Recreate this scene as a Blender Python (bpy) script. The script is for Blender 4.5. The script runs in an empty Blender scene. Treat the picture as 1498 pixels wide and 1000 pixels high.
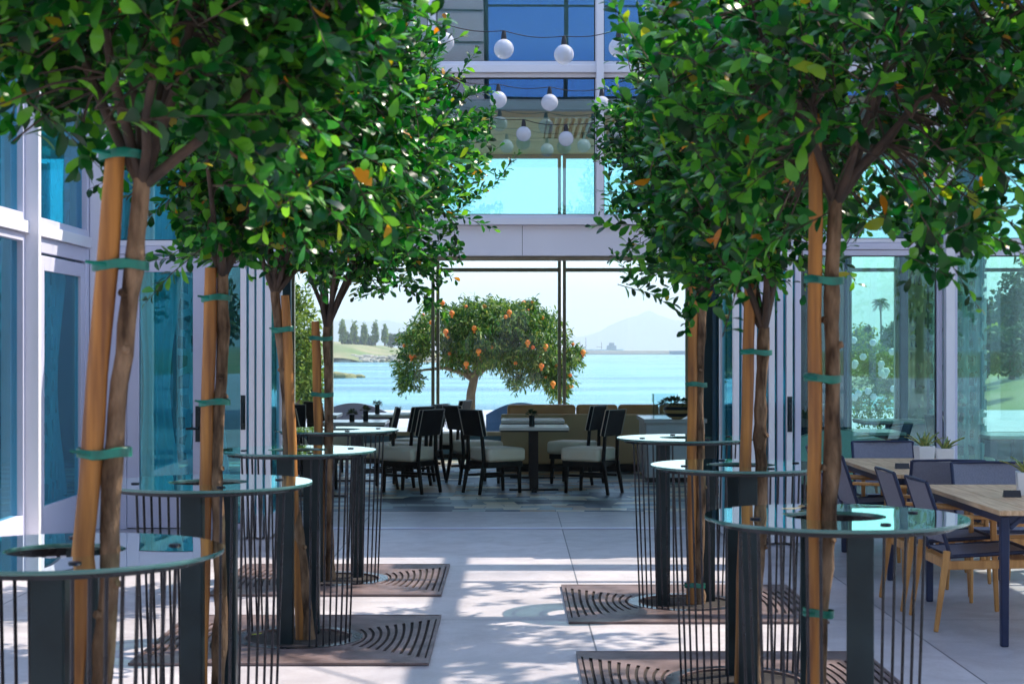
import bpy, math, random
import numpy as np
from mathutils import Vector, Matrix
R = math.radians
sc = bpy.context.scene
COL = sc.collection
rnd = random.Random(7)

# ------------------------------------------------------------------ helpers
F = 2400.0; CX = 749.0; HY = 512.0; CH = 1.6
def P(px, py, D):
    return Vector(((px-CX)/F*D, D, CH-(py-HY)/F*D))
def PX(px, D): return (px-CX)/F*D
def PZ(py, D): return CH-(py-HY)/F*D

class MB:
    def __init__(s): s.v=[]; s.f=[]
    def add(s, vs, fs):
        o=len(s.v); s.v += [tuple(v) for v in vs]; s.f += [tuple(i+o for i in f) for f in fs]; return s
    def box(s, x0,x1,y0,y1,z0,z1, m=None):
        vs=[Vector(p) for p in ((x0,y0,z0),(x1,y0,z0),(x1,y1,z0),(x0,y1,z0),(x0,y0,z1),(x1,y0,z1),(x1,y1,z1),(x0,y1,z1))]
        if m: vs=[m@v for v in vs]
        return s.add(vs, [(0,3,2,1),(4,5,6,7),(0,1,5,4),(1,2,6,5),(2,3,7,6),(3,0,4,7)])
    def bar(s, p, q, w, d, w2=None, d2=None, side=None):
        p=Vector(p); q=Vector(q); a=(q-p).normalized()
        sd = Vector(side) if side is not None else (Vector((1,0,0)) if abs(a.x)<.9 else Vector((0,1,0)))
        u=(sd-a*sd.dot(a)).normalized(); n=a.cross(u)
        w2=w if w2 is None else w2; d2=d if d2 is None else d2
        vs=[]
        for c,ww,dd in ((p,w,d),(q,w2,d2)):
            for i,j in ((-1,-1),(1,-1),(1,1),(-1,1)): vs.append(c+u*(i*ww/2)+n*(j*dd/2))
        return s.add(vs, [(0,1,2,3)[::-1],(4,5,6,7),(0,1,5,4),(1,2,6,5),(2,3,7,6),(3,0,4,7)])
    def tube(s, pts, rad, n=8, cap=True):
        pts=[Vector(p) for p in pts]
        if not hasattr(rad,'__len__'): rad=[rad]*len(pts)
        o=len(s.v); u=None
        for i,p in enumerate(pts):
            a=(pts[min(i+1,len(pts)-1)]-pts[max(i-1,0)]).normalized()
            if u is None: u = a.cross(Vector((.3,.5,.8))).normalized()
            u=(u-a*u.dot(a)).normalized(); w=a.cross(u)
            for k in range(n):
                t=2*math.pi*k/n; s.v.append(tuple(p+(u*math.cos(t)+w*math.sin(t))*rad[i]))
        for i in range(len(pts)-1):
            for k in range(n):
                k2=(k+1)%n; s.f.append((o+i*n+k,o+i*n+k2,o+(i+1)*n+k2,o+(i+1)*n+k))
        if cap:
            s.f.append(tuple(o+k for k in range(n))[::-1]); s.f.append(tuple(o+(len(pts)-1)*n+k for k in range(n)))
        return s
    def lathe(s, prof, c=(0,0,0), n=32, sx=1, sy=1):
        o=len(s.v); m=len(prof)
        for r,z in prof:
            for k in range(n):
                t=2*math.pi*k/n; s.v.append((c[0]+r*sx*math.cos(t),c[1]+r*sy*math.sin(t),c[2]+z))
        for i in range(m-1):
            for k in range(n):
                k2=(k+1)%n; s.f.append((o+i*n+k,o+i*n+k2,o+(i+1)*n+k2,o+(i+1)*n+k))
        return s
    def ball(s, c, r, n=14, sx=1, sy=1, sz=1):
        prof=[(max(r*math.sin(math.pi*i/(n//2+2)),1e-4), -r*sz*math.cos(math.pi*i/(n//2+2))) for i in range(n//2+3)]
        return s.lathe(prof, c, n, sx, sy)
    def sheet(s, fn, nu, nv):
        o=len(s.v)
        for j in range(nv+1):
            for i in range(nu+1): s.v.append(tuple(fn(i/nu,j/nv)))
        for j in range(nv):
            for i in range(nu):
                a=o+j*(nu+1)+i; s.f.append((a,a+1,a+nu+2,a+nu+1))
        return s
    def build(s, name, m, parent=None, bevel=0, sharp=38, origin=None):
        me=bpy.data.meshes.new(name)
        vs=s.v
        if origin is not None:
            ox,oy,oz=origin; vs=[(v[0]-ox,v[1]-oy,v[2]-oz) for v in vs]
        me.from_pydata(vs,[],s.f); me.materials.append(m)
        me.shade_smooth(); me.set_sharp_from_angle(angle=R(sharp))
        o=bpy.data.objects.new(name,me); COL.objects.link(o)
        if parent is not None:
            o.parent=parent
        if bevel:
            b=o.modifiers.new('bevel','BEVEL'); b.width=bevel; b.segments=2; b.limit_method='ANGLE'
        return o

def tag(o,label=None,cat=None,group=None,kind=None):
    if label: o['label']=label
    if cat: o['category']=cat
    if group: o['group']=group
    if kind: o['kind']=kind
    return o
def thing(name,label,cat,loc=(0,0,0),rz=0,group=None):
    o=bpy.data.objects.new(name,None); COL.objects.link(o)
    o.location=loc; o.rotation_euler=(0,0,rz); o.empty_display_size=.1
    return tag(o,label,cat,group)
def dup(root,loc,rz,label=None,scale=None):
    r=root.copy(); COL.objects.link(r); r.location=loc; r.rotation_euler=(0,0,rz)
    if label: r['label']=label
    if scale: r.scale=scale
    for ch in list(root.children):
        c=ch.copy(); COL.objects.link(c); c.parent=r
        for g in list(ch.children):
            d=g.copy(); COL.objects.link(d); d.parent=c
    return r

# ------------------------------------------------------------------ materials
def nodes(name):
    m=bpy.data.materials.new(name); m.use_nodes=True; nt=m.node_tree; nt.nodes.clear()
    out=nt.nodes.new('ShaderNodeOutputMaterial'); return m,nt,out
def N(nt,t,**kw):
    n=nt.nodes.new(t)
    for k,v in kw.items(): setattr(n,k,v)
    return n
def c4(c): return (c[0],c[1],c[2],1)
def M(name,col,rough=.5,metal=0,col2=None,vscale=6,stretch=(1,1,1),bump=0,bscale=60,spec=.5,coat=0,detail=5,rvar=0.0,contrast=(.35,.65)):
    m,nt,out=nodes(name); L=nt.links
    b=N(nt,'ShaderNodeBsdfPrincipled'); L.new(b.outputs[0],out.inputs[0])
    b.inputs['Base Color'].default_value=c4(col); b.inputs['Roughness'].default_value=rough
    b.inputs['Metallic'].default_value=metal; b.inputs['Specular IOR Level'].default_value=spec
    b.inputs['Coat Weight'].default_value=coat
    tc=N(nt,'ShaderNodeTexCoord'); mp=N(nt,'ShaderNodeMapping'); mp.inputs['Scale'].default_value=stretch
    L.new(tc.outputs['Object'],mp.inputs[0])
    if col2 is not None:
        nz=N(nt,'ShaderNodeTexNoise'); nz.inputs['Scale'].default_value=vscale; nz.inputs['Detail'].default_value=detail
        L.new(mp.outputs[0],nz.inputs[0])
        rp=N(nt,'ShaderNodeValToRGB'); rp.color_ramp.elements[0].position=contrast[0]; rp.color_ramp.elements[1].position=contrast[1]
        rp.color_ramp.elements[0].color=c4(col); rp.color_ramp.elements[1].color=c4(col2)
        L.new(nz.outputs[0],rp.inputs[0]); L.new(rp.outputs[0],b.inputs['Base Color'])
        if rvar:
            ma=N(nt,'ShaderNodeMath',operation='MULTIPLY_ADD'); ma.inputs[1].default_value=rvar; ma.inputs[2].default_value=rough-rvar/2
            L.new(nz.outputs[0],ma.inputs[0]); L.new(ma.outputs[0],b.inputs['Roughness'])
    if bump:
        n2=N(nt,'ShaderNodeTexNoise'); n2.inputs['Scale'].default_value=bscale; n2.inputs['Detail'].default_value=4
        L.new(mp.outputs[0],n2.inputs[0]); bp=N(nt,'ShaderNodeBump'); bp.inputs['Strength'].default_value=bump; bp.inputs['Distance'].default_value=.01
        L.new(n2.outputs[0],bp.inputs['Height']); L.new(bp.outputs[0],b.inputs['Normal'])
    return m
def glass(name,tint,refl=.12,fres=.9,gcol=(1,1,1),wob=0.0,wscale=1.2,rough=0.0):
    """clear sheet glass: tinted see-through plus a mirror layer that grows towards grazing angles"""
    m,nt,out=nodes(name); L=nt.links
    t=N(nt,'ShaderNodeBsdfTransparent'); t.inputs[0].default_value=c4(tint)
    g=N(nt,'ShaderNodeBsdfGlossy'); g.inputs['Color'].default_value=c4(gcol); g.inputs['Roughness'].default_value=rough
    lw=N(nt,'ShaderNodeLayerWeight'); lw.inputs[0].default_value=.5
    pw=N(nt,'ShaderNodeMath',operation='POWER'); pw.inputs[1].default_value=3.2; L.new(lw.outputs['Facing'],pw.inputs[0])
    ma=N(nt,'ShaderNodeMath',operation='MULTIPLY_ADD'); ma.inputs[1].default_value=fres; ma.inputs[2].default_value=refl; ma.use_clamp=True
    L.new(pw.outputs[0],ma.inputs[0])
    mx=N(nt,'ShaderNodeMixShader'); L.new(ma.outputs[0],mx.inputs[0]); L.new(t.outputs[0],mx.inputs[1]); L.new(g.outputs[0],mx.inputs[2])
    L.new(mx.outputs[0],out.inputs[0])
    if wob:
        tc=N(nt,'ShaderNodeTexCoord'); nz=N(nt,'ShaderNodeTexNoise'); nz.inputs['Scale'].default_value=wscale; nz.inputs['Detail'].default_value=0
        L.new(tc.outputs['Object'],nz.inputs[0]); bp=N(nt,'ShaderNodeBump'); bp.inputs['Strength'].default_value=wob; bp.inputs['Distance'].default_value=.05
        L.new(nz.outputs[0],bp.inputs['Height']); L.new(bp.outputs[0],g.inputs['Normal'])
    return m
def leafmat(name,cols,rough=.35,trans=.35,spec=.5):
    m,nt,out=nodes(name); L=nt.links
    ge=N(nt,'ShaderNodeNewGeometry'); rp=N(nt,'ShaderNodeValToRGB'); L.new(ge.outputs['Random Per Island'],rp.inputs[0])
    e=rp.color_ramp.elements
    while len(e)<len(cols): e.new(.5)
    for i,(p,c) in enumerate(cols): e[i].position=p; e[i].color=c4(c)
    b=N(nt,'ShaderNodeBsdfPrincipled'); b.inputs['Roughness'].default_value=rough; b.inputs['Specular IOR Level'].default_value=spec
    L.new(rp.outputs[0],b.inputs['Base Color'])
    tr=N(nt,'ShaderNodeBsdfTranslucent'); hs=N(nt,'ShaderNodeHueSaturation'); hs.inputs['Value'].default_value=1.5; hs.inputs['Hue'].default_value=.485; hs.inputs['Saturation'].default_value=1.05
    L.new(rp.outputs[0],hs.inputs['Color']); L.new(hs.outputs[0],tr.inputs[0])
    mx=N(nt,'ShaderNodeMixShader'); mx.inputs[0].default_value=trans; L.new(b.outputs[0],mx.inputs[1]); L.new(tr.outputs[0],mx.inputs[2]); L.new(mx.outputs[0],out.inputs[0])
    return m

LEAF=leafmat('ficus_leaf',[(0,(.0015,.028,.005)),(.40,(.004,.080,.014)),(.72,(.026,.20,.022)),(.975,(.13,.40,.03)),(.992,(.42,.28,.02)),(1,(.60,.20,.02))],rough=.30,trans=.45,spec=.4)
POML=leafmat('pomegranate_leaf',[(0,(.015,.055,.010)),(.45,(.045,.15,.015)),(.8,(.15,.26,.025)),(1,(.36,.36,.08))],rough=.5,trans=.3)
FARL=leafmat('far_leaf',[(0,(.02,.055,.02)),(.6,(.05,.10,.03)),(1,(.11,.15,.04))],rough=.6,trans=.2)
YELL=leafmat('bright_leaf',[(0,(.06,.13,.02)),(.6,(.16,.24,.03)),(1,(.30,.34,.05))],rough=.5,trans=.35)
BARK=M('bark',(.05,.028,.016),.9,spec=.2,col2=(.28,.18,.11),vscale=11,stretch=(2,2,.6),bump=1.0,bscale=55)
BRANCH=M('branch_bark',(.025,.016,.012),.85,col2=(.075,.045,.03),vscale=14,stretch=(1,1,.5),bump=.5)
POMB=M('pomegranate_bark',(.20,.13,.07),.85,col2=(.38,.27,.15),vscale=9,stretch=(3,3,.6),bump=.8)
STAKE=M('stake_wood',(.17,.06,.015),.66,col2=(.46,.19,.035),vscale=8,stretch=(3.5,3.5,.22),bump=.25,bscale=30)
TIE=M('green_tie',(.0,.10,.07),.4,col2=(.0,.19,.13),vscale=20)
WHITE=M('white_painted_metal',(.76,.75,.80),.35,col2=(.82,.81,.85),vscale=1.2,rvar=.15)
LAV=M('pale_metal',(.60,.60,.74),.35,col2=(.66,.66,.79),vscale=1.0,rvar=.15)
BRONZE=M('bronze_mullion',(.20,.18,.12),.4,metal=.1,col2=(.27,.25,.18),vscale=3)
STEEL=M('dark_steel',(.006,.014,.018),.34,spec=.25,metal=.1,col2=(.014,.028,.034),vscale=5,rvar=.2)
ROD=M('blackened_bar',(.006,.007,.011),.28,spec=.35,metal=.2,col2=(.02,.02,.028),vscale=7,rvar=.15)
IRON=M('grate_iron',(.07,.045,.045),.5,metal=.1,col2=(.20,.14,.135),vscale=4.5,bump=.3,bscale=120,detail=8)
PIT=M('pit_soil',(.012,.010,.010),.95,col2=(.03,.022,.02),vscale=20)
DWOOD=M('ebony_wood',(.005,.004,.004),.4,spec=.25,col2=(.018,.014,.012),vscale=5,stretch=(1,1,.3))
CREAM=M('cream_upholstery',(.90,.74,.55),.7,col2=(.92,.80,.64),vscale=4,bump=.2,bscale=200)
BLACKP=M('black_leather',(.004,.005,.008),.5,spec=.25,col2=(.012,.013,.018),vscale=8,bump=.1,bscale=150)
PIPING=M('pale_piping',(.5,.46,.40),.7)
TAN=M('tan_leather',(.56,.27,.10),.42,col2=(.64,.34,.14),vscale=2.5,bump=.15,bscale=90)
TANB=M('olive_tan_panel',(.54,.36,.18),.5,col2=(.62,.43,.22),vscale=1.5)
BLUEC=M('blue_cushion',(.02,.08,.18),.6,col2=(.04,.12,.25),vscale=4)
TOP=M('table_laminate',(.62,.60,.55),.18,col2=(.70,.68,.63),vscale=3)
TEAK=M('teak',(.52,.30,.15),.5,col2=(.76,.52,.31),vscale=4,stretch=(14,.8,4),bump=.12,bscale=30)
TEAKL=M('teak_legs',(.42,.18,.045),.45,col2=(.60,.30,.09),vscale=6,stretch=(4,4,.5))
NAVY=M('navy_metal',(.012,.020,.060),.4,spec=.3,col2=(.018,.028,.075),vscale=4)
SLING=M('grey_sling',(.16,.165,.22),.6,col2=(.22,.22,.28),vscale=160,detail=1,bump=.3,bscale=300)
POT=M('white_pot',(.78,.78,.80),.35,col2=(.85,.85,.87),vscale=3)
SUCC=M('succulent_green',(.05,.17,.03),.45,col2=(.50,.52,.16),vscale=14,stretch=(4,4,.5))
SIGN=M('black_plastic',(.02,.018,.02),.3)
GLB=None
CASE=M('console_white',(.62,.62,.64),.25,col2=(.70,.70,.72),vscale=2)
GOLD=M('gold_stripe',(.55,.36,.14),.3,metal=.4)
FRUIT=M('pomegranate_skin',(.80,.12,.008),.6,col2=(.90,.27,.01),vscale=9)
PINKP=M('pink_panel',(.55,.42,.48),.5,col2=(.62,.49,.54),vscale=.6)
WOODC=M('ceiling_wood',(.72,.42,.12),.5,col2=(.88,.60,.24),vscale=2,stretch=(.3,6,1))
OLIVE=M('olive_beam',(.45,.35,.08),.5,col2=(.52,.41,.12),vscale=2)
GREYP=M('grey_fascia',(.28,.29,.32),.5,col2=(.33,.34,.37),vscale=1)
DARKI=M('dark_interior_wall',(.03,.09,.14),.7,col2=(.05,.13,.19),vscale=1)
NAVYW=M('navy_drape',(.008,.05,.11),.8,col2=(.02,.10,.18),vscale=2,stretch=(6,6,.3))
CEIL=M('ceiling_paint',(.76,.74,.72),.7,col2=(.8,.79,.77),vscale=1)
CONCR=M('building_concrete',(.38,.37,.38),.8,col2=(.46,.45,.46),vscale=2,bump=.2)
BLKM=M('black_cable',(.01,.01,.012),.5)

# globe: frosted glass
m,nt,out=nodes('frosted_globe'); L=nt.links
b=N(nt,'ShaderNodeBsdfPrincipled'); b.inputs['Base Color'].default_value=(.80,.82,.90,1); b.inputs['Roughness'].default_value=.04
tr=N(nt,'ShaderNodeBsdfTransparent'); mx=N(nt,'ShaderNodeMixShader'); mx.inputs[0].default_value=.55
L.new(tr.outputs[0],mx.inputs[1]); L.new(b.outputs[0],mx.inputs[2]); L.new(mx.outputs[0],out.inputs[0]); GLB=m

G_CLEAR=glass('clear_window_glass',(.90,.96,.97),refl=.012,fres=.5)
G_UP=glass('upper_facade_glass',(.60,.86,.88),refl=.13,fres=.6,gcol=(.80,.90,1),wob=.02,wscale=.9)
G_SIDE=glass('teal_facade_glass',(.26,.76,.84),refl=.13,fres=.6,gcol=(.45,.85,1),wob=.03,wscale=1.1)
G_RIGHT=glass('green_tinted_glass',(.66,.90,.82),refl=.10,fres=.6,gcol=(.7,.9,1),wob=.02,wscale=1.1)
G_DOOR=glass('door_glass',(.42,.86,.90),refl=.10,fres=.35,gcol=(.45,.85,.95),wob=.03,wscale=1.4)
G_TAB=glass('table_glass',(.38,.55,.53),refl=.20,fres=1.5,gcol=(.88,1,.98),wob=.012,wscale=3)
G_OPP=glass('blue_curtain_wall_glass',(.02,.05,.10),refl=.85,fres=.2,gcol=(.22,.42,.95),wob=.08,wscale=.5)
G_EDGE=M('glass_edge',(.03,.12,.11),.15,spec=.8)

# curtain (sheer teal cloth)
def drape(name,col,see=.15,lace=False):
    m,nt,out=nodes(name); L=nt.links
    d=N(nt,'ShaderNodeBsdfDiffuse'); d.inputs[0].default_value=c4(col)
    t=N(nt,'ShaderNodeBsdfTranslucent'); t.inputs[0].default_value=c4(col)
    m1=N(nt,'ShaderNodeMixShader'); m1.inputs[0].default_value=.4; L.new(d.outputs[0],m1.inputs[1]); L.new(t.outputs[0],m1.inputs[2])
    tp=N(nt,'ShaderNodeBsdfTransparent'); m2=N(nt,'ShaderNodeMixShader'); m2.inputs[0].default_value=1-see
    L.new(tp.outputs[0],m2.inputs[1]); L.new(m1.outputs[0],m2.inputs[2]); L.new(m2.outputs[0],out.inputs[0])
    if lace:
        tc=N(nt,'ShaderNodeTexCoord'); mp=N(nt,'ShaderNodeMapping'); mp.inputs['Scale'].default_value=(9,1,5.5); L.new(tc.outputs['Object'],mp.inputs[0])
        v=N(nt,'ShaderNodeTexVoronoi',feature='DISTANCE_TO_EDGE'); v.voronoi_dimensions='3D'; v.inputs['Randomness'].default_value=.45; L.new(mp.outputs[0],v.inputs[0])
        v.inputs['Scale'].default_value=1.0
        g=N(nt,'ShaderNodeMath',operation='LESS_THAN'); g.inputs[1].default_value=.17; L.new(v.outputs['Distance'],g.inputs[0])
        ma=N(nt,'ShaderNodeMath',operation='MULTIPLY_ADD'); ma.inputs[1].default_value=.75; ma.inputs[2].default_value=.15; L.new(g.outputs[0],ma.inputs[0]); L.new(ma.outputs[0],m2.inputs[0])
    return m
DRAPE=drape('sheer_teal_curtain',(.68,.90,.92),.12)
LACE=drape('lace_curtain',(.62,.80,.86),.3,lace=True)
LACEB=drape('beige_lace_screen',(.55,.56,.42),.3,lace=True)

# paving concrete with saw-cut joints
def concrete():
    m,nt,out=nodes('paving_concrete'); L=nt.links
    b=N(nt,'ShaderNodeBsdfPrincipled'); L.new(b.outputs[0],out.inputs[0])
    tc=N(nt,'ShaderNodeTexCoord')
    n1=N(nt,'ShaderNodeTexNoise'); n1.inputs['Scale'].default_value=.7; n1.inputs['Detail'].default_value=8; n1.inputs['Roughness'].default_value=.65; L.new(tc.outputs['Object'],n1.inputs[0])
    rp=N(nt,'ShaderNodeValToRGB'); rp.color_ramp.elements[0].position=.3; rp.color_ramp.elements[1].position=.72
    rp.color_ramp.elements[0].color=(.50,.465,.50,1); rp.color_ramp.elements[1].color=(.70,.66,.68,1); L.new(n1.outputs[0],rp.inputs[0])
    n3=N(nt,'ShaderNodeTexNoise'); n3.inputs['Scale'].default_value=60; n3.inputs['Detail'].default_value=4; L.new(tc.outputs['Object'],n3.inputs[0])
    ms=N(nt,'ShaderNodeMix',data_type='RGBA',blend_type='MULTIPLY'); ms.inputs[0].default_value=.25; L.new(rp.outputs[0],ms.inputs[6]); L.new(n3.outputs[0],ms.inputs[7])
    n4=N(nt,'ShaderNodeTexNoise'); n4.inputs['Scale'].default_value=2.6; n4.inputs['Detail'].default_value=10; n4.inputs['Roughness'].default_value=.7; n4.inputs['Distortion'].default_value=.6; L.new(tc.outputs['Object'],n4.inputs[0])
    r4=N(nt,'ShaderNodeValToRGB'); r4.color_ramp.elements[0].position=.36; r4.color_ramp.elements[1].position=.60; r4.color_ramp.elements[0].color=(.72,.70,.70,1); r4.color_ramp.elements[1].color=(1,1,1,1); L.new(n4.outputs[0],r4.inputs[0])
    m4=N(nt,'ShaderNodeMix',data_type='RGBA',blend_type='MULTIPLY'); m4.inputs[0].default_value=.8; L.new(ms.outputs[2],m4.inputs[6]); L.new(r4.outputs[0],m4.inputs[7]); ms=m4
    av=N(nt,'ShaderNodeVectorMath',operation='ADD'); av.inputs[1].default_value=(100.2,100.05,10); L.new(tc.outputs['Object'],av.inputs[0])
    sv=N(nt,'ShaderNodeVectorMath',operation='SNAP'); sv.inputs[1].default_value=(1.83,2.44,1000); L.new(av.outputs[0],sv.inputs[0])
    wn=N(nt,'ShaderNodeTexWhiteNoise'); L.new(sv.outputs[0],wn.inputs[0])
    mr=N(nt,'ShaderNodeMapRange'); mr.inputs[3].default_value=.86; mr.inputs[4].default_value=1.06; L.new(wn.outputs[0],mr.inputs[0])
    vm=N(nt,'ShaderNodeVectorMath',operation='SCALE'); L.new(ms.outputs[2],vm.inputs[0]); L.new(mr.outputs[0],vm.inputs['Scale'])
    sp=N(nt,'ShaderNodeSeparateXYZ'); L.new(tc.outputs['Object'],sp.inputs[0])
    ds=[]
    for ax,off,per in (('X',100.2,1.83),('Y',100.05,2.44)):
        a=N(nt,'ShaderNodeMath',operation='ADD'); a.inputs[1].default_value=off; L.new(sp.outputs[ax],a.inputs[0])
        mo=N(nt,'ShaderNodeMath',operation='PINGPONG'); mo.inputs[1].default_value=per/2; L.new(a.outputs[0],mo.inputs[0])
        ds.append(mo)
    mn=N(nt,'ShaderNodeMath',operation='MINIMUM'); L.new(ds[0].outputs[0],mn.inputs[0]); L.new(ds[1].outputs[0],mn.inputs[1])
    lt=N(nt,'ShaderNodeMath',operation='LESS_THAN'); lt.inputs[1].default_value=.005; L.new(mn.outputs[0],lt.inputs[0])
    mx=N(nt,'ShaderNodeMix',data_type='RGBA'); L.new(lt.outputs[0],mx.inputs[0]); L.new(vm.outputs[0],mx.inputs[6]); mx.inputs[7].default_value=(.10,.10,.12,1)
    L.new(mx.outputs[2],b.inputs['Base Color'])
    rr=N(nt,'ShaderNodeMath',operation='MULTIPLY_ADD'); rr.inputs[1].default_value=.5; rr.inputs[2].default_value=.22; L.new(n1.outputs[0],rr.inputs[0]); L.new(rr.outputs[0],b.inputs['Roughness'])
    bp=N(nt,'ShaderNodeBump'); bp.inputs['Strength'].default_value=.12; bp.inputs['Distance'].default_value=.004; L.new(n3.outputs[0],bp.inputs['Height']); L.new(bp.outputs[0],b.inputs['Normal'])
    return m
CONC=concrete()
def mosaic():
    m,nt,out=nodes('mosaic_floor'); L=nt.links
    b=N(nt,'ShaderNodeBsdfPrincipled'); L.new(b.outputs[0],out.inputs[0]); b.inputs['Roughness'].default_value=.38; b.inputs['Specular IOR Level'].default_value=.3
    tc=N(nt,'ShaderNodeTexCoord')
    n0=N(nt,'ShaderNodeTexNoise'); n0.inputs['Scale'].default_value=.7; L.new(tc.outputs['Object'],n0.inputs[0])
    ad=N(nt,'ShaderNodeMix',data_type='RGBA',blend_type='ADD'); ad.inputs[0].default_value=.6; L.new(tc.outputs['Object'],ad.inputs[6]); L.new(n0.outputs[1],ad.inputs[7])
    br=N(nt,'ShaderNodeTexBrick'); br.inputs['Scale'].default_value=1; br.inputs['Brick Width'].default_value=.34; br.inputs['Row Height'].default_value=.22; br.inputs['Mortar Size'].default_value=.004; br.offset=.5
    br.inputs['Bias'].default_value=0
    L.new(ad.outputs[2],br.inputs[0]); br.inputs['Color1'].default_value=(0,0,0,1); br.inputs['Color2'].default_value=(1,1,1,1); br.inputs['Mortar'].default_value=(.3,.3,.3,1)
    rp=N(nt,'ShaderNodeValToRGB'); e=rp.color_ramp.elements
    e[0].color=(.06,.10,.14,1); e[0].position=0; e[1].color=(.88,.78,.60,1); e[1].position=.85
    a=e.new(.3); a.color=(.30,.40,.42,1); a=e.new(.55); a.color=(.50,.34,.20,1); a=e.new(.7); a.color=(.42,.50,.50,1)
    rp.color_ramp.interpolation='CONSTANT'
    L.new(br.outputs[0],rp.inputs[0]); L.new(rp.outputs[0],b.inputs['Base Color'])
    return m
MOSAIC=mosaic()
def water():
    m,nt,out=nodes('bay_water'); L=nt.links
    b=N(nt,'ShaderNodeBsdfPrincipled'); L.new(b.outputs[0],out.inputs[0]); b.inputs['Base Color'].default_value=(.03,.17,.21,1)
    b.inputs['Roughness'].default_value=.22; b.inputs['IOR'].default_value=1.33
    tc=N(nt,'ShaderNodeTexCoord'); mp=N(nt,'ShaderNodeMapping'); mp.inputs['Scale'].default_value=(.35,1,1); L.new(tc.outputs['Object'],mp.inputs[0])
    n=N(nt,'ShaderNodeTexNoise'); n.inputs['Scale'].default_value=.6; n.inputs['Detail'].default_value=9; n.inputs['Roughness'].default_value=.62; L.new(mp.outputs[0],n.inputs[0])
    bp=N(nt,'ShaderNodeBump'); bp.inputs['Strength'].default_value=.75; bp.inputs['Distance'].default_value=.8; L.new(n.outputs[0],bp.inputs['Height']); L.new(bp.outputs[0],b.inputs['Normal'])
    n2=N(nt,'ShaderNodeTexNoise'); n2.inputs['Scale'].default_value=.05; n2.inputs['Detail'].default_value=5; L.new(mp.outputs[0],n2.inputs[0])
    rp=N(nt,'ShaderNodeValToRGB'); rp.color_ramp.elements[0].color=(.012,.13,.18,1); rp.color_ramp.elements[1].color=(.14,.36,.36,1); rp.color_ramp.elements[0].position=.35; rp.color_ramp.elements[1].position=.65
    L.new(n2.outputs[0],rp.inputs[0]); L.new(rp.outputs[0],b.inputs['Base Color'])
    return m
WATER=water()
GRASS=M('shore_ground',(.13,.17,.04),.9,col2=(.30,.24,.12),vscale=.05,detail=8)
ROCKM=M('riprap_rock',(.22,.19,.15),.9,col2=(.42,.37,.30),vscale=.4,bump=.5,bscale=3)
HILL=M('far_hill',(.10,.13,.13),.95,col2=(.16,.17,.15),vscale=.002)
BREAK=M('breakwater_concrete',(.46,.38,.30),.85,col2=(.55,.46,.38),vscale=.05)

# ------------------------------------------------------------------ leaves
def leaves(name,Pp,D,Nn,Ls,Ws,mat,parent=None,curl=.22):
    n=len(Pp); D=D/np.linalg.norm(D,axis=1,keepdims=True)
    S=np.cross(D,Nn); S/=np.linalg.norm(S,axis=1,keepdims=True)+1e-9; U=np.cross(S,D)
    cg=np.random.default_rng(n); cv=curl*cg.uniform(-.4,2.2,n); bv=cg.normal(size=n)*.12
    prof=[(0,0),(.28,.62),(.62,1.0),(.88,.62),(1.0,0)]
    V=np.zeros((n,8,3),dtype=np.float32)
    idx=0
    for t,w in prof:
        z=-cv*t*t
        base=Pp+D*(Ls*t)[:,None]+U*(Ls*z)[:,None]+S*(Ls*bv*t*t)[:,None]
        if w==0: V[:,idx]=base; idx+=1
        else:
            up=U*(Ws*w*.14)[:,None]
            V[:,idx]=base+S*(Ws*w*.5)[:,None]+up; V[:,idx+1]=base-S*(Ws*w*.5)[:,None]+up; idx+=2
    loops=np.array([0,2,1, 1,2,4,3, 3,4,6,5, 5,6,7]); starts=np.array([0,3,7,11]); tot=np.array([3,4,4,3])
    me=bpy.data.meshes.new(name); me.vertices.add(n*8); me.vertices.foreach_set('co',V.reshape(-1))
    me.loops.add(14*n); me.polygons.add(4*n)
    li=(loops[None,:]+8*np.arange(n)[:,None]).reshape(-1)
    me.loops.foreach_set('vertex_index',li.astype(np.int32))
    me.polygons.foreach_set('loop_start',(starts[None,:]+14*np.arange(n)[:,None]).reshape(-1).astype(np.int32))
    me.update(calc_edges=True); me.materials.append(mat); me.shade_smooth()
    o=bpy.data.objects.new(name,me); COL.objects.link(o); o.parent=parent
    return o

def sphere_dirs(g,n):
    v=g.normal(size=(n,3)); return v/np.linalg.norm(v,axis=1,keepdims=True)

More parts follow.
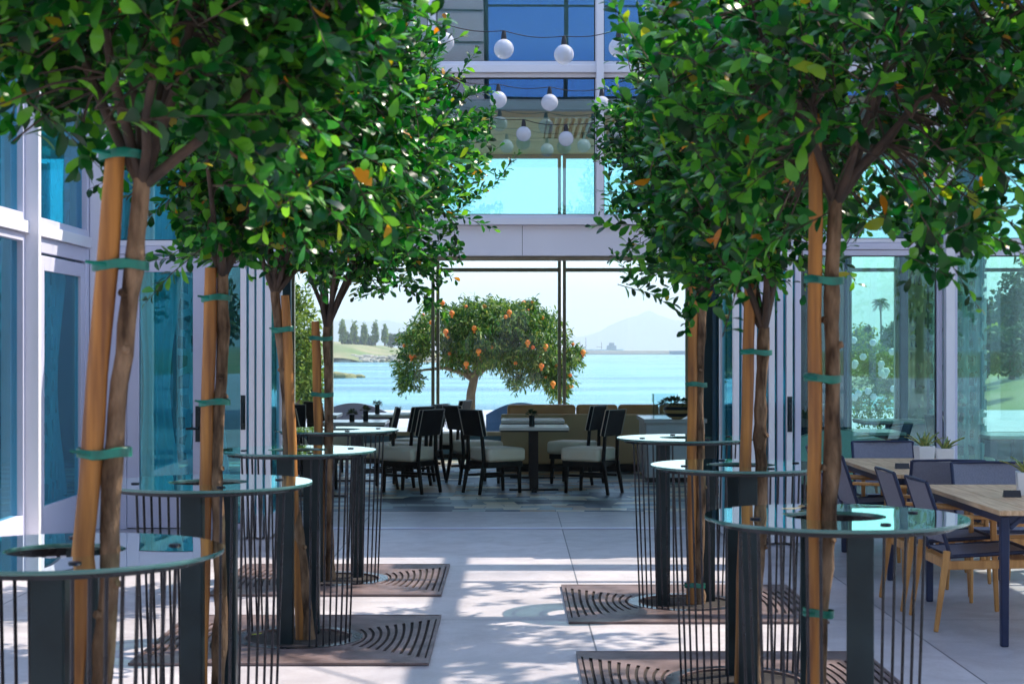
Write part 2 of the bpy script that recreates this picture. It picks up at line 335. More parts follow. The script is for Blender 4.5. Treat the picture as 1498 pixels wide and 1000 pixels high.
def crown_tree(seed, origin, base, fork, center, rad, ntw, leafL=.058, leafW=.036, r0=.036, label='', wob=.015, nl=24, tl=(.22,.42), open_=0.0, droop=.0, openz=.22, zcut=-.3):
    """ficus standard: thin trunk, forking limbs, twigs with leaves"""
    g=np.random.default_rng(seed); rr=random.Random(seed)
    O=Vector(origin)
    t=thing('ficus_tree',label,'tree',origin,0,'young ficus trees in two rows along the courtyard')
    base=Vector(base)-O; fork=Vector(fork)-O; center=Vector(center)-O
    mb=MB(); pts=[];rad_=[]
    n=26
    for i in range(n+1):
        s=i/n; p=base.lerp(fork,s); a=wob*math.sin(math.pi*s)
        p=p+Vector((a*math.sin(s*9+seed)+.003*rr.uniform(-1,1),a*math.cos(s*7+seed*2)+.003*rr.uniform(-1,1),0))
        pts.append(p); q=r0*(1.12-.22*s)*(1+.035*rr.uniform(-1,1))
        if rr.random()<.12: q*=1.2
        if s<.06: q*=1.25
        rad_.append(q)
    pts[0]=base; pts[-1]=fork
    mb.tube(pts,rad_,14)
    for k in range(4):
        i=rr.randint(5,n-4); d=Vector((rr.uniform(-1,1),-abs(rr.uniform(.2,1)),.3)).normalized()
        mb.tube([pts[i],pts[i]+d*(rad_[i]+.012)],[.016,.011],8)
    tr=mb.build('trunk',BARK,t,sharp=80)
    # limbs
    bm=MB(); nodes_=[]
    nl_=8
    for k in range(nl_):
        az=2*math.pi*(k+rr.uniform(-.3,.3))/nl_; el=rr.uniform(.35,1.25) if k%2 else rr.uniform(.15,.8)
        d=Vector((math.cos(az)*math.cos(el)*rad[0],math.sin(az)*math.cos(el)*rad[1],math.sin(el)*rad[2]*1.1))
        end=center+d*.82+Vector((0,0,-.05))
        mid=fork.lerp(end,.45)+Vector((0,0,-.10 if el<.5 else .02))+Vector((rr.uniform(-.05,.05),rr.uniform(-.05,.05),0))
        ps=[]
        for i in range(9):
            s=i/8; p=fork*(1-s)**2+mid*(2*s*(1-s))+end*s*s; ps.append(p+Vector((rr.uniform(-.012,.012),rr.uniform(-.012,.012),rr.uniform(-.012,.012)))*(1 if i else 0))
        ps[0]=fork-Vector((0,0,.02))
        bm.tube(ps,[r0*.62*(1-.8*i/8) for i in range(9)],7); nodes_+=ps[2:]
    ND=np.array([tuple(p) for p in nodes_])
    ph=g.uniform(0,6.28,6)
    dirs=sphere_dirs(g,ntw*2)
    C=np.array(center); RR=np.array(rad)
    PP=[];DD=[];NN=[];LL=[];WW=[]; cnt=0
    for u in dirs:
        lump=1+.13*math.sin(3.1*u[0]*2+ph[0])*math.sin(2.7*u[1]*2+ph[1])+.11*math.sin(5*u[2]+ph[2]+3*u[0])+.07*math.sin(9*u[0]+7*u[1]+ph[3])
        gap=math.sin(6*u[0]+ph[4])*math.sin(6*u[1]+ph[5])*math.sin(5*u[2]+ph[0])
        if gap>.16 and g.random()<.85+open_: continue
        rad1=g.uniform(.40,1.0)**.6*lump
        if u[2]<0: rad1*=.96
        endp=C+u*RR*rad1
        if endp[2]<fork[2]+zcut+.13*math.sin(8*endp[0]+ph[2])+.10*math.sin(11*endp[1]+ph[1])+g.uniform(-.08,.05): continue
        if endp[2]<fork[2]+openz and abs(endp[0]-fork[0])<.30 and endp[1]<fork[1]+.2 and openz>.1: continue
        ln=g.uniform(*tl)*(1.35 if rad1>.9 and u[2]>-.3 and g.random()<.35 else 1); tw=u+g.normal(size=3)*.40; tw[2]+=.42-droop; tw/=np.linalg.norm(tw)
        st=endp-tw*ln
        if endp[2]<fork[2]+openz and np.hypot(endp[0]-fork[0],endp[1]-fork[1])<.36 : continue
        if st[2]<fork[2]+openz*.6 and np.hypot(st[0]-fork[0],st[1]-fork[1])<.26: continue
        j=np.argmin(((ND-st)**2).sum(1)); near=ND[j]
        mid=(near+st)/2+np.array([0,0,.02])
        
        if np.linalg.norm(near-st)<.34: bm.tube([near,mid,st],[.005,.004,.003],4,cap=False)
        bend=g.normal(size=3)*.15; bend[2]-=.12
        m=int(nl*ln/.32)
        ss=np.linspace(.05,1,m)
        cp=st[None,:]+tw[None,:]*(ln*ss)[:,None]+bend[None,:]*(ln*ss**2)[:,None]
        bm.tube([st,cp[m//2],cp[-1]],[.003,.0022,.0012],3,cap=False)
        a=np.cross(tw,[.1,.2,1.]); a/=np.linalg.norm(a)+1e-6; b_=np.cross(tw,a)
        ang=np.arange(m)*2.4+g.uniform(0,6); side=np.cos(ang)[:,None]*a+np.sin(ang)[:,None]*b_
        d=tw[None,:]*.75+side*(.95-.45*ss[:,None])+g.normal(size=(m,3))*.22; d[:,2]-=droop*.5
        nn=np.array([0,-.1,.75])[None,:]+tw[None,:]*.5+g.normal(size=(m,3))*.45
        sz=g.uniform(.52,1.15,m)*(1-.28*ss**3)
        PP.append(cp+side*.004);DD.append(d);NN.append(nn);LL.append(leafL*sz);WW.append(leafW*sz*g.uniform(.85,1.12,m)); cnt+=1
        if cnt>=ntw: break
    bm.build('branches',BRANCH,t,sharp=80)
    leaves('crown',np.concatenate(PP),np.concatenate(DD),np.concatenate(NN),np.concatenate(LL),np.concatenate(WW),LEAF,t)
    return t

def blob_tree(name,cat,label,origin,blobs,mat,ntw,leafL,leafW,trunk=None,group=None,tmat=None,nl=14,tl=.3,seed=1,droop=.1,limbs=None,shell=.5):
    g=np.random.default_rng(seed); t=thing(name,label,cat,origin,0,group); O=np.array(origin)
    vol=np.array([b[3]*b[4]*b[5] for b in blobs])**.75; vol/=vol.sum()
    PP=[];DD=[];NN=[];LL=[];WW=[]
    ch=g.choice(len(blobs),ntw,p=vol)
    u=sphere_dirs(g,ntw); rad1=g.uniform(shell,1.05,ntw)**.7
    for k in range(ntw):
        b=blobs[ch[k]]; e=np.array(b[:3])-O+u[k]*np.array(b[3:])*rad1[k]*(1+.12*math.sin(7*u[k][0]+k%3)*math.sin(6*u[k][2]))
        tw=u[k]+g.normal(size=3)*.5; tw[2]-=droop; tw/=np.linalg.norm(tw)
        ln=tl*g.uniform(.6,1.2); ss=np.linspace(.1,1,nl); cp=e[None,:]+tw*(ln*(ss-.7))[:,None]
        d=tw[None,:]*.5+g.normal(size=(nl,3))*.6; d[:,2]-=droop
        PP.append(cp+g.normal(size=(nl,3))*ln*.10);DD.append(d);NN.append(g.normal(size=(nl,3))*.6+np.array([0,0,.8]))
        sz=g.uniform(.6,1.2,nl); LL.append(leafL*sz);WW.append(leafW*sz)
    leaves('crown',np.concatenate(PP),np.concatenate(DD),np.concatenate(NN),np.concatenate(LL),np.concatenate(WW),mat,t)
    if trunk:
        mb=MB()
        for pts,rs in trunk: mb.tube([Vector(p)-Vector(origin) for p in pts],rs,10)
        mb.build('trunk',tmat or BARK,t,sharp=80)
    return t

# ------------------------------------------------------------------ SETTING: ground, water, hills
mb=MB(); mb.box(-60,60,-70,16.3,-.4,0); tag(mb.build('paving',CONC),'pale grey jointed concrete courtyard paving','paving',kind='structure')
mb=MB(); mb.box(-7.2,12,16.3,24.06,-.4,0.003); tag(mb.build('interior_floor',MOSAIC),'glossy mosaic restaurant floor in blue grey and sand tones','floor',kind='structure')
mb=MB(); mb.box(-60,-7.2,16.3,44,-.4,-.004).box(12,60,16.3,44,-.4,-.004).box(-7.2,12,24.06,44,-.4,-.004); tag(mb.build('terrace_ground',CONC),'concrete waterfront terrace beyond the windows','terrace',kind='structure')
mb=MB(); mb.box(-9400,9400,44,9400,-2.6,-2.4); tag(mb.build('water',WATER),'calm pale turquoise bay water','water',kind='structure')
mb=MB(); mb.box(-9400,9400,-9400,43.9,-3.6,-.45); tag(mb.build('ground',GRASS),'ground beneath and behind the courtyard','ground',kind='structure')
# far hills: ridge heightfield
ridge=[(-9000,60),(-2600,75),(-1400,110),(-900,140),(-600,150),(-300,100),(0,60),(240,66),(400,86),(520,150),(600,165),(670,195),(740,168),(850,140),(1000,120),(1500,90),(2600,70),(9000,40)]
rx=[a for a,_ in ridge]; rz=[b for _,b in ridge]
def hillfn(u,v):
    x=-4500+9000*u; h=np.interp(x,rx,rz)
    pr=math.sin(math.pi*min(v*1.25,1)*.5) if v<.8 else math.cos((v-.8)/.2*math.pi*.5)
    nz=4*math.sin(x*.013)+3*math.sin(x*.031+1)+2*math.sin(x*.07)
    return (x,7400+700*v+60*math.sin(x*.01),-2.45+max(0,(h+nz*min(1,v*2)))*pr)
mb=MB(); mb.sheet(hillfn,420,12); tag(mb.build('hills',HILL,sharp=180),'hazy mountain ridge across the bay','hills',kind='structure')

# peninsula
def penfn(u,v):
    # X from -140 to -34 at D 560..700
    x=-190+u*(190-22); y=540+v*200
    edge=min(1,(1-u)*5)*min(1,v*6)
    e=max(0,min(1,(1-u)*3.2))*max(0,min(1,v*4-.15*math.sin(u*30)))
    return (x,y+8*math.sin(u*11),-2.5+ 7.5*e**.7+.4*math.sin(x*.3)*edge)
mb=MB(); mb.sheet(penfn,90,24); tag(mb.build('peninsula',GRASS,sharp=180),'low grassy spit of land reaching into the bay','land',kind='structure')
g=np.random.default_rng(5)
mb=MB()
for i in range(650):
    u=g.uniform(0,1); x=-190+u*169; s=g.uniform(.6,1.5); v=g.uniform(0,1)
    c=(x,540+8*math.sin(u*11)+v*12+(0 if u<.9 else g.uniform(0,40)),-2.45+v*1.9)
    mb.ball(c,s,6,sx=g.uniform(.8,1.5),sy=1,sz=g.uniform(.5,.8))
tag(mb.build('shore_rocks',ROCKM,sharp=20),'pale riprap rocks along the edge of the grassy spit','rocks',kind='stuff')
# islet
mb=MB(); 
for i in range(60):
    a=g.uniform(0,1); mb.ball((-30+a*9-1,236+g.uniform(0,6),-2.4+max(0,.9*(1-a)+g.uniform(-.2,.3))-.2),g.uniform(.3,.8),7,sx=1.6,sz=.7)
tag(mb.build('rock_islet',GRASS,sharp=25),'small mossy rock islet in the water left of the window','islet')
# breakwater
mb=MB(); D=1500
x0=PX(800,D); x1=PX(990,D); mb.box(x0,x1,D,D+14,-2.6,1.2).box(x0,x1,D-5,D+2,-2.6,-.6)
tag(mb.build('breakwater',BREAK,bevel=.4),'long low tan breakwater on the horizon','breakwater')
mb=MB(); mb.box(PX(981,1480),PX(1060,1480),1480,1492,-2.6,1.0); tag(mb.build('teal_barge',M('teal_hull',(.02,.16,.25),.5)),'long dark teal barge beside the right end of the breakwater','barge')
def boat(px,Dd,ln,mast,label,cab):
    b=thing('moored_boat',label,'boat',(PX(px,Dd),Dd,-2.4),0,'boats on the horizon by the breakwater')
    m=MB(); m.sheet(lambda u,v:((u-.5)*ln*(1-.1*v),(2*v-1)*ln*.14*math.sin(math.pi*min(u*1.1+.02,1))**.5,.0+4.5),14,2)
    m.add([(-ln/2,-ln*.12,4.6),(ln/2,0,5.2),(-ln/2,ln*.12,4.6),(-ln*.42,0,0),(ln*.4,0,0)],[(0,3,4,1),(2,1,4,3),(0,2,3),(0,1,2)])
    m.build('hull',CASE,b,sharp=30)
    if cab: MB().box(-ln*.3,ln*.15,-ln*.08,ln*.08,4.5,8.5).box(-ln*.2,ln*.05,-ln*.06,ln*.06,8.5,11).build('cabin',GREYP,b,bevel=.2)
    if mast: MB().tube([(0,0,4),(0,0,mast)],[.35,.2],6).tube([(0,0,7),(-ln*.35,0,7.3)],.2,6).build('mast',STEEL,b)
boat(857,1560,16,16,'moored sailing boat with the tallest mast beyond the breakwater',False)
boat(849,1600,12,11,'moored sailing boat with a short mast beyond the breakwater',False)
boat(880,1600,14,12,'slim sailing boat between the tall mast and the ferry',False)
boat(897,1540,20,0,'small dark ferry with cabin beyond the breakwater',True)

# poplars and shrubs on spit
names_p=['leftmost','second','third','fourth','fifth']
for i,(px,top,w) in enumerate([(501,465,5),(518,468,4.4),(533,472,4.4),(549,469,5),(563,474,4.6)]):
    D=640; x=PX(px,D); zt=PZ(top,D); zb=3.8; h=zt-zb
    bl=[(x,D,zb+h*f,w/2400*D*wf,w/2400*D*wf,h*.17) for f,wf in ((.25,.9),(.45,1),(.65,.85),(.82,.55))]
    blob_tree('poplar_tree','tree',f'{names_p[i]} of the five slim poplars on the grassy spit',(x,D,zb),bl,YELL,150,.75,.5,trunk=[([(x,D,zb-.5),(x,D,zb+h*.4)],[.35,.25])],group='poplars on the grassy spit',seed=20+i,tl=.9,nl=7)
for i,(px,top,w,lab) in enumerate([(508,487,9,'round dark bush under the leftmost poplar'),(540,492,10,'low bush between the third and fourth poplars'),(572,489,10,'wide dark bush right of the poplars'),(590,486,14,'big bluish evergreen clump at the right of the spit'),(524,493,8,'small bush beside the second poplar')]):
    D=655; x=PX(px,D); zb=3.5; h=PZ(top,D)-zb; ww=w/2400*D
    blob_tree('shore_bush','bush',lab,(x,D,zb),[(x,D,zb+h*.5,ww,ww,h*.55)],FARL,200,.8,.5,group='bushes on the grassy spit',seed=40+i,tl=.8,nl=7)

# right bank with trees and palm
def bankfn(u,v):
    x=24+u*140; y=85+v*330; e=min(1,u*10)*min(1,v*10)
    return (x+v*40,y,-2.5+2.9*e+.2*math.sin(x*.2))
mb=MB(); mb.sheet(bankfn,40,40); tag(mb.build('right_bank',GRASS,sharp=180),'planted bank across the water on the right','land',kind='structure')
for i,(px,D,top,w,m_,lab) in enumerate([(1490,110,372,34,FARL,'tall dark tree behind the right hand glass'),(1452,120,425,40,FARL,'broad dark tree left of the tall tree seen through the glass'),(1540,125,400,60,FARL,'wide dark tree at the far right bank'),(1441,100,478,16,YELL,'small bright yellow green tree on the right bank'),(1480,95,470,60,FARL,'low broad tree in front of the tall tree on the right bank'),(1262,170,476,17,FARL,'round dark tree left of the distant palm'),(1305,175,470,16,FARL,'dark tree right of the distant palm')]):
    x=PX(px,D); zb=.2; h=PZ(top,D)-zb; ww=w/2400*D
    bl=[(x,D,zb+h*.35,ww,ww,h*.33),(x-ww*.3,D,zb+h*.62,ww*.65,ww*.65,h*.25),(x+ww*.3,D,zb+h*.7,ww*.5,ww*.5,h*.28)]
    blob_tree('bank_tree','tree',lab,(x,D,zb),bl,m_,420,.34,.2,trunk=[([(x,D,zb-.3),(x,D,zb+h*.5)],[.2,.12])],group='trees on the far right bank',seed=60+i,tl=.6,nl=9)
def palm(x,y,zb,h,label,crown=2.2):
    t=thing('palm_tree',label,'tree',(x,y,zb),0)
    MB().tube([(0,0,0),(.15,0,h*.4),(.05,0,h*.8),(0,0,h)],[.3,.2,.17,.2],8).build('trunk',BARK,t)
    gg=np.random.default_rng(9); Pp=[];D_=[];N_=[];L_=[];W_=[]
    for k in range(46):
        az=gg.uniform(0,6.28); el=gg.uniform(-.9,1.3); 
        for s in np.linspace(.15,1,12):
            r=crown*s; dz=crown*(s*math.sin(el)*.8-.45*s*s)
            c=np.array([math.cos(az)*r*max(.35,math.cos(el)),math.sin(az)*r*max(.35,math.cos(el)),h+dz])
            for sd in (-1,1):
                Pp.append(c); D_.append([math.cos(az+sd*.9),math.sin(az+sd*.9),-.4]); N_.append([0,0,1.]); L_.append(.55*(1.2-s*.6)); W_.append(.10)
    leaves('crown',np.array(Pp),np.array(D_),np.array(N_),np.array(L_),np.array(W_)*1.6,FARL,t)
palm(PX(1288,300),300,.2,PZ(440,300)-.2,'tall slim palm tree far off across the water on the right',1.7)
# flowering shrub on terrace right
t=blob_tree('flowering_shrub','shrub','leafy shrub with round white blossoms behind the right glass',(PX(1275,29),29,0),[(PX(1275,29),29,.9,.42,.4,.8),(PX(1262,29),29,1.6,.28,.28,.5),(PX(1298,29),29,1.2,.35,.3,.5)],YELL,420,.07,.035,seed=77,tl=.2,nl=12)
for k in range(16):
    x=rnd.uniform(-.45,.45); z=rnd.uniform(.7,1.95)
    m=MB(); c=(x,-.42-.05*rnd.random(),z)
    for q in range(6): m.ball((c[0]+.03*math.cos(q),c[1],c[2]+.03*math.sin(q)),.035,8)
    m.ball(c,.045,8); m.build('blossom',POT,t,sharp=180)
# greenery behind small left window
for i,(px,D,r,lab) in enumerate([(436,33,.42,'leafy green tree outside the small left window'),(400,34,.7,'leafy green tree hidden further left outside the small window'),(1120,38,1.4,'garden tree behind the folded doors on the terrace')]):
    x=PX(px,D); blob_tree('garden_tree','tree',lab,(x,D,0),[(x,D,1.9,r,r*.8,1.0),(x+.2,D,1.1,r*.8,.6,.7)],YELL if i<2 else FARL,500,.10,.05,trunk=[([(x,D,0),(x,D,1.6)],[.07,.05])],seed=90+i,tl=.3,nl=12)

# pomegranate tree
D=30.0
def bb(px,py,rx,ry,dd=0,dr=.9): return (PX(px,D+dd),D+dd,PZ(py,D+dd),rx/80,dr,ry/80)
PB=[bb(705,492,52,50,0,1.1),bb(748,468,48,32,-.1,1),bb(790,498,42,46,0,1),bb(645,478,42,34,0,.9),bb(610,500,26,30,-.2,.7),bb(597,545,22,34,-.3,.5),bb(818,552,26,34,-.2,.5),bb(700,455,44,20,0,.8),bb(776,452,20,15,0,.6),bb(742,520,50,24,0,.9),bb(760,556,18,16,-.3,.4),bb(672,520,32,26,.2,.8),bb(838,520,16,24,-.2,.4),bb(790,540,34,24,0,.7)]
O=(PX(690,D),D,0)
q=lambda px,py,dd=0: P(px,py,D+dd)
t=blob_tree('pomegranate_tree','tree','spreading pomegranate tree with orange fruit beside the bay',O,PB,POML,2500,.10,.030,trunk=[([O,q(688,600),q(689,575),q(694,552),q(702,530),q(706,505)],[.11,.09,.082,.075,.06,.03]),
  ([q(692,556),q(676,545),q(650,538),q(620,541),q(600,545)],[.05,.04,.03,.022,.012]),([q(694,552),q(680,538),q(665,515),q(650,485)],[.05,.035,.028,.015]),
  ([q(695,550),q(715,535),q(750,520),q(785,520),q(815,540)],[.05,.04,.03,.025,.012]),([q(698,545),q(722,510),q(745,475)],[.045,.035,.015])],tmat=POMB,nl=14,tl=.26,seed=3,droop=.35,shell=.25)
for (px,py) in [(602,521),(652,485),(700,513.5),(745,457),(772,501),(798,506.5),(792,535),(809,561),(853,515),(694,480),(682,532),(647,443),(661,458)]:
    dd=-.92 if 620<px<820 else -.55
    c=q(px,py,dd)-Vector(O); m=MB(); m.ball(c,.048,16); m.lathe([(.022,-.05),(.016,-.068),(.028,-.085),(.02,-.08)],c,8)
    m.build('fruit',FRUIT,t,sharp=180)
fr=random.Random(12)
for k in range(26):
    b_=PB[fr.randrange(len(PB))]; az=fr.uniform(-2.6,-.5); el=fr.uniform(-.6,1.1)
    c=Vector((b_[0]+b_[3]*math.cos(az)*math.cos(el)*.9,b_[1]+b_[4]*math.sin(az)*math.cos(el)*.9,b_[2]+b_[5]*math.sin(el)*.9))-Vector(O)
    MB().ball(c,fr.uniform(.026,.042),10).build('fruit',FRUIT,t,sharp=180)

# ------------------------------------------------------------------ BUILDING
FY=14.7
B=thing('restaurant_building','white framed glass restaurant building enclosing the end of the courtyard','building',(0,FY,0))
def bpart(name,m,mat,bevel=.004): return m.build(name,mat,B,bevel=bevel,origin=(0,FY,0))
def sub(name,m,mat,par,bevel=0): return m.build(name,mat,par,bevel=bevel,origin=(0,FY,0))
def window(x0,x1,z0,z1,y=FY,fw=.06,fd=.10,fm=WHITE,gm=G_SIDE,name='window',bot=None):
    m=MB(); b=bot or fw
    m.box(x0,x0+fw,y,y+fd,z0,z1).box(x1-fw,x1,y,y+fd,z0,z1).box(x0+fw,x1-fw,y,y+fd,z1-fw,z1).box(x0+fw,x1-fw,y,y+fd,z0,z0+b)
    o=bpart(name,m,fm,.003)
    pn=sub('pane',MB().box(x0+fw-.01,x1-fw+.01,y+fd*.5-.004,y+fd*.5+.004,z0+b-.01,z1-fw+.01),gm,o)
    a0=x0+fw;a1=x1-fw;c0=z0+b;c1=z1-fw;e=.009;ya=y+fd*.5-.014;yb=y+fd*.5-.005
    sub('gasket',MB().box(a0,a0+e,ya,yb,c0,c1).box(a1-e,a1,ya,yb,c0,c1).box(a0+e,a1-e,ya,yb,c0,c0+e).box(a0+e,a1-e,ya,yb,c1-e,c1),BLKM,o)
    return o
def swindow(y0,y1,z0,z1,x,fw=.06,fd=.10,fm=WHITE,gm=G_SIDE,name='window',bot=None):
    m=MB(); b=bot or fw
    m.box(x-fd,x,y0,y0+fw,z0,z1).box(x-fd,x,y1-fw,y1,z0,z1).box(x-fd,x,y0+fw,y1-fw,z1-fw,z1).box(x-fd,x,y0+fw,y1-fw,z0,z0+b)
    o=bpart(name,m,fm,.003)
    sub('pane',MB().box(x-fd*.5-.004,x-fd*.5+.004,y0+fw-.01,y1-fw+.01,z0+b-.01,z1-fw+.01),gm,o)
    return o
# header beam over opening + lip
bpart('header_beam',MB().box(-2.72,2.40,FY-.06,FY+.14,2.44,2.712),WHITE,.006)
bpart('beam_joint',MB().box(-1.402,-1.398,FY-.0612,FY-.058,2.445,2.708).box(.09,.094,FY-.0612,FY-.058,2.445,2.708).box(1.58,1.584,FY-.0612,FY-.058,2.445,2.708),BLKM,0)
bpart('beam_lip',MB().box(-2.72,2.40,FY-.12,FY+.12,2.7145,2.775),WHITE,.004)
bpart('beam_soffit_rail',MB().box(-2.72,2.40,FY+.0,FY+.12,2.405,2.4375),BRONZE,.003)
bpart('header_beam',MB().box(2.4025,9.0,FY-.02,FY+.12,2.50,2.56),LAV,.004)
bpart('header_beam',MB().box(-3.655,-2.7225,FY-.02,FY+.12,2.46,2.53),LAV,.004)
bpart('threshold_track',MB().box(-2.72,2.45,FY-.03,FY+.05,.0,.010),LAV,.002)
# upper glazing
zt=4.08
ups=[(-2.72,-.716),(-.716,.784),(.784,2.284),(2.284,3.784),(3.784,5.284),(5.284,6.784),(6.784,9.0)]
for i,(a,b_) in enumerate(ups):
    z0=2.778 if b_<2.3 else 2.563
    window(a+.002,b_-.002,z0,zt-.002,fw=.035,gm=G_UP,fm=WHITE)
    window(a+.002,b_-.002,zt+.072,5.2,fw=.035,gm=G_UP,fm=WHITE)
window(-3.65,-2.725,2.533,zt-.002,fw=.05,gm=G_SIDE); window(-3.65,-2.725,zt+.072,5.2,fw=.05,gm=G_SIDE)
bpart('transom',MB().box(-3.65,9.0,FY-.05,FY+.12,zt,zt+.07),WHITE)
for x in (.784,2.35,-.716,3.9,-2.72):
    z0=2.778 if x<2.4 else 0.0
    if x==2.35: z0=2.778
    bpart('mullion_fin',MB().box(x-.033,x+.033,FY-.11,FY-.052,z0,5.2) if x!=3.9 else MB().box(x-.04,x+.04,FY-.11,FY-.022,0,5.2),WHITE)
# lower right glazing
for a,b_ in ((2.45,3.86),(3.94,5.27),(5.53,6.9),(6.9,9.0)):
    window(a+.002,b_-.002,0,2.497,fw=.05,fm=LAV,gm=G_RIGHT)
bpart('corner_post',MB().box(2.403,2.448,FY-.02,FY+.12,0,2.497),LAV)
# left door in facade
d=MB(); x0,x1=-3.45,-2.75
d.box(x0,x0+.11,FY,FY+.06,.01,2.44).box(x1-.11,x1,FY,FY+.06,.01,2.44).box(x0+.11,x1-.11,FY,FY+.06,2.30,2.44).box(x0+.11,x1-.11,FY,FY+.06,.01,.36)
do=bpart('door',d,LAV,.004)
sub('pane',MB().box(x0+.10,x1-.10,FY+.026,FY+.034,.35,2.31),G_DOOR,do)
h=MB().box(x1-.085,x1-.03,FY-.012,FY-.001,.78,1.10).tube([(x1-.06,FY-.01,.90),(x1-.06,FY-.06,.90),(x1-.16,FY-.065,.90)],.011,8).tube([(x1-.06,FY-.012,1.03),(x1-.06,FY-.03,1.03)],.02,10)
sub('handle',h,STEEL,do)
bpart('door_jamb',MB().box(-3.655,-3.4525,FY-.01,FY+.1,0,2.457).box(-2.7475,-2.70,FY-.01,FY+.1,0,2.402),LAV)
window(-2.695,-2.32,0,2.40,fw=.045,fm=LAV,gm=G_DOOR)
# corner column cluster
bpart('corner_column',MB().box(-3.78,-3.658,FY-.02,FY+.12,0,5.2),WHITE,.006)
bpart('corner_column',MB().box(-3.86,-3.783,FY-.09,FY+.1,0,5.2),LAV,.006)
# left side wall X=-3.76
SX=-3.76
for y0,y1 in ((8.9,10.8),(10.8,12.68),(12.76,14.58)):
    if y0>12: 
        m=MB(); z1=2.50
        m.box(SX-.07,SX-.01,y0+.35,y0+.47,.01,2.36).box(SX-.07,SX-.01,y1-.12-.1,y1-.1,.01,2.36).box(SX-.07,SX-.01,y0+.47,y1-.22,2.24,2.36).box(SX-.07,SX-.01,y0+.47,y1-.22,.01,.34)
        dd=bpart('door',m,LAV); sub('pane',MB().box(SX-.045,SX-.037,y0+.46,y1-.21,.33,2.25),G_DOOR,dd)
        bpart('door_frame',MB().box(SX-.1,SX,y1-.095,y1,0,2.5).box(SX-.1,SX,y0+.3,y0+.345,0,2.5).box(SX-.1,SX,y0+.3475,y1-.0975,2.38,2.5),LAV)
        swindow(y0,y0+.297,0,2.5,SX,fm=LAV)
    else: swindow(y0,y1-.003,0,2.5,SX,fm=LAV,bot=.33)
    swindow(y0,y1-.003,2.6,5.2,SX,fm=LAV)
bpart('transom',MB().box(SX-.12,SX+.03,8.9,14.58,2.503,2.597),WHITE)
bpart('mullion_fin',MB().box(SX-.10,SX+.10,12.683,12.757,0,5.2),WHITE)
bpart('mullion_fin',MB().box(SX-.10,SX+.06,8.8,8.897,0,5.2),WHITE)
# unseen right wing added to shade the dining terrace: upper wall over clear glazing
bpart('added_shade_wall',MB().box(5.3,5.5,3.0,14.655,3.1,5.2),CONCR,0)
for k in range(6): 
    y=3.1+k*1.93
    m=MB(); m.box(5.33,5.43,y,y+.06,0,3.097).box(5.33,5.43,y+.06,y+1.92,3.04,3.097).box(5.33,5.43,y+.06,y+1.92,0,.06)
    o_=bpart('window',m,LAV,0); sub('pane',MB().box(5.376,5.384,y+.05,y+1.935,.05,3.05),G_CLEAR,o_)
pg=thing('added_shade_canopy','added timber slatted canopy, out of view, casting shade over the terrace','canopy',(4,9,5.2))  # canopy added above the view to throw shade bands on the paving
PGW=M('canopy_timber',(.30,.20,.12),.7,col2=(.42,.30,.18),vscale=4)
for x in (3.0,5.2): MB().box(x,x+.09,4.2,14.6,4.96,5.12).build('beam',PGW,pg,origin=(4,9,5.2))
y=4.3; kk=0
while y<14.5:
    MB().box(2.7-.35*(kk%3),5.29,y,y+.05+.09*((kk*7)%4),5.123,5.22).build('slat',PGW,pg,origin=(4,9,5.2)); y+=.62+.33*((kk*5)%4); kk+=1
# ceilings, roof, back wall
bpart('ceiling',MB().box(-7.2,-3.9,8.8,24,3.4,3.5).box(-3.65,12,20.0,24.0,4.85,4.95).box(-3.88,12,15.0,19.9,5.08,5.18),CEIL,0)
bpart('fascia',MB().box(-3.6,12,19.9,20.0,4.42,4.62),GREYP,0); bpart('unlit_dark_panel',MB().box(-3.6,12,19.92,20.0,4.623,5.07),NAVYW,0)  # upper part coloured dark for the unlit interior, so reflections dominate
bpart('ceiling_beam',MB().box(-3.6,12,22.2,23.98,4.46,4.62),OLIVE,0)
m=MB(); x=-3.55
while x<11.9:
    m.box(x,x+.035,20.02,22.18,4.46,4.56); x+=.085
bpart('wood_slats',m,WOODC,0)
bpart('ceiling_panel',MB().box(-.55,.42,20.01,22.19,4.43,4.458).box(2.3,3.2,20.01,22.19,4.43,4.458),WOODC,0)
bpart('roof',MB().box(-7.3,12.1,14.66,24.2,5.21,5.4),CONCR,0); bpart('roof',MB().box(-7.3,-3.72,8.7,14.655,5.21,5.4),CONCR,0)
for bx_ in ((-7.3,-7.2,8.7,24.1),(12.0,12.1,14.7,24.1),(9.003,11.997,14.7,14.85),(-7.197,-3.9,8.7,8.8)): bpart('wall',MB().box(*bx_,0,5.2),CONCR,0)
BY=24.0
def bwin(a,b_,z0=.35,z1=4.45,tr=True):
    m=MB(); w=.023
    m.box(a-w,a+w,BY-.04,BY+.06,z0,z1).box(b_-w,b_+w,BY-.04,BY+.06,z0,z1)
    m.box(a+w,b_-w,BY-.03,BY+.05,2.745,2.80).box(a+w,b_-w,BY-.03,BY+.05,z0,z0+.06).box(a+w,b_-w,BY-.03,BY+.05,z1-.05,z1)
    o=bpart('back_window',m,BRONZE,.003)
    sub('pane',MB().box(a+w-.01,b_-w+.01,BY+.008,BY+.016,z0+.03,z1-.03),G_CLEAR,o)
W=.035*2+.003
for a,b_ in ((-2.64,-1.12-.0365),(-1.12+.0365,.73-.0365),(.73+.0365,2.56)):
    bwin(a,b_)
bwin(-3.20,-2.72); bwin(4.94,5.62); bwin(6.86,8.2); bwin(8.28,9.8)
for a,b_ in ((-7.197,-3.24),(2.60,4.90),(5.66,6.82),(9.85,11.997)): bpart('wall',MB().box(a,b_,BY,BY+.1,0,5.2),DARKI,0)
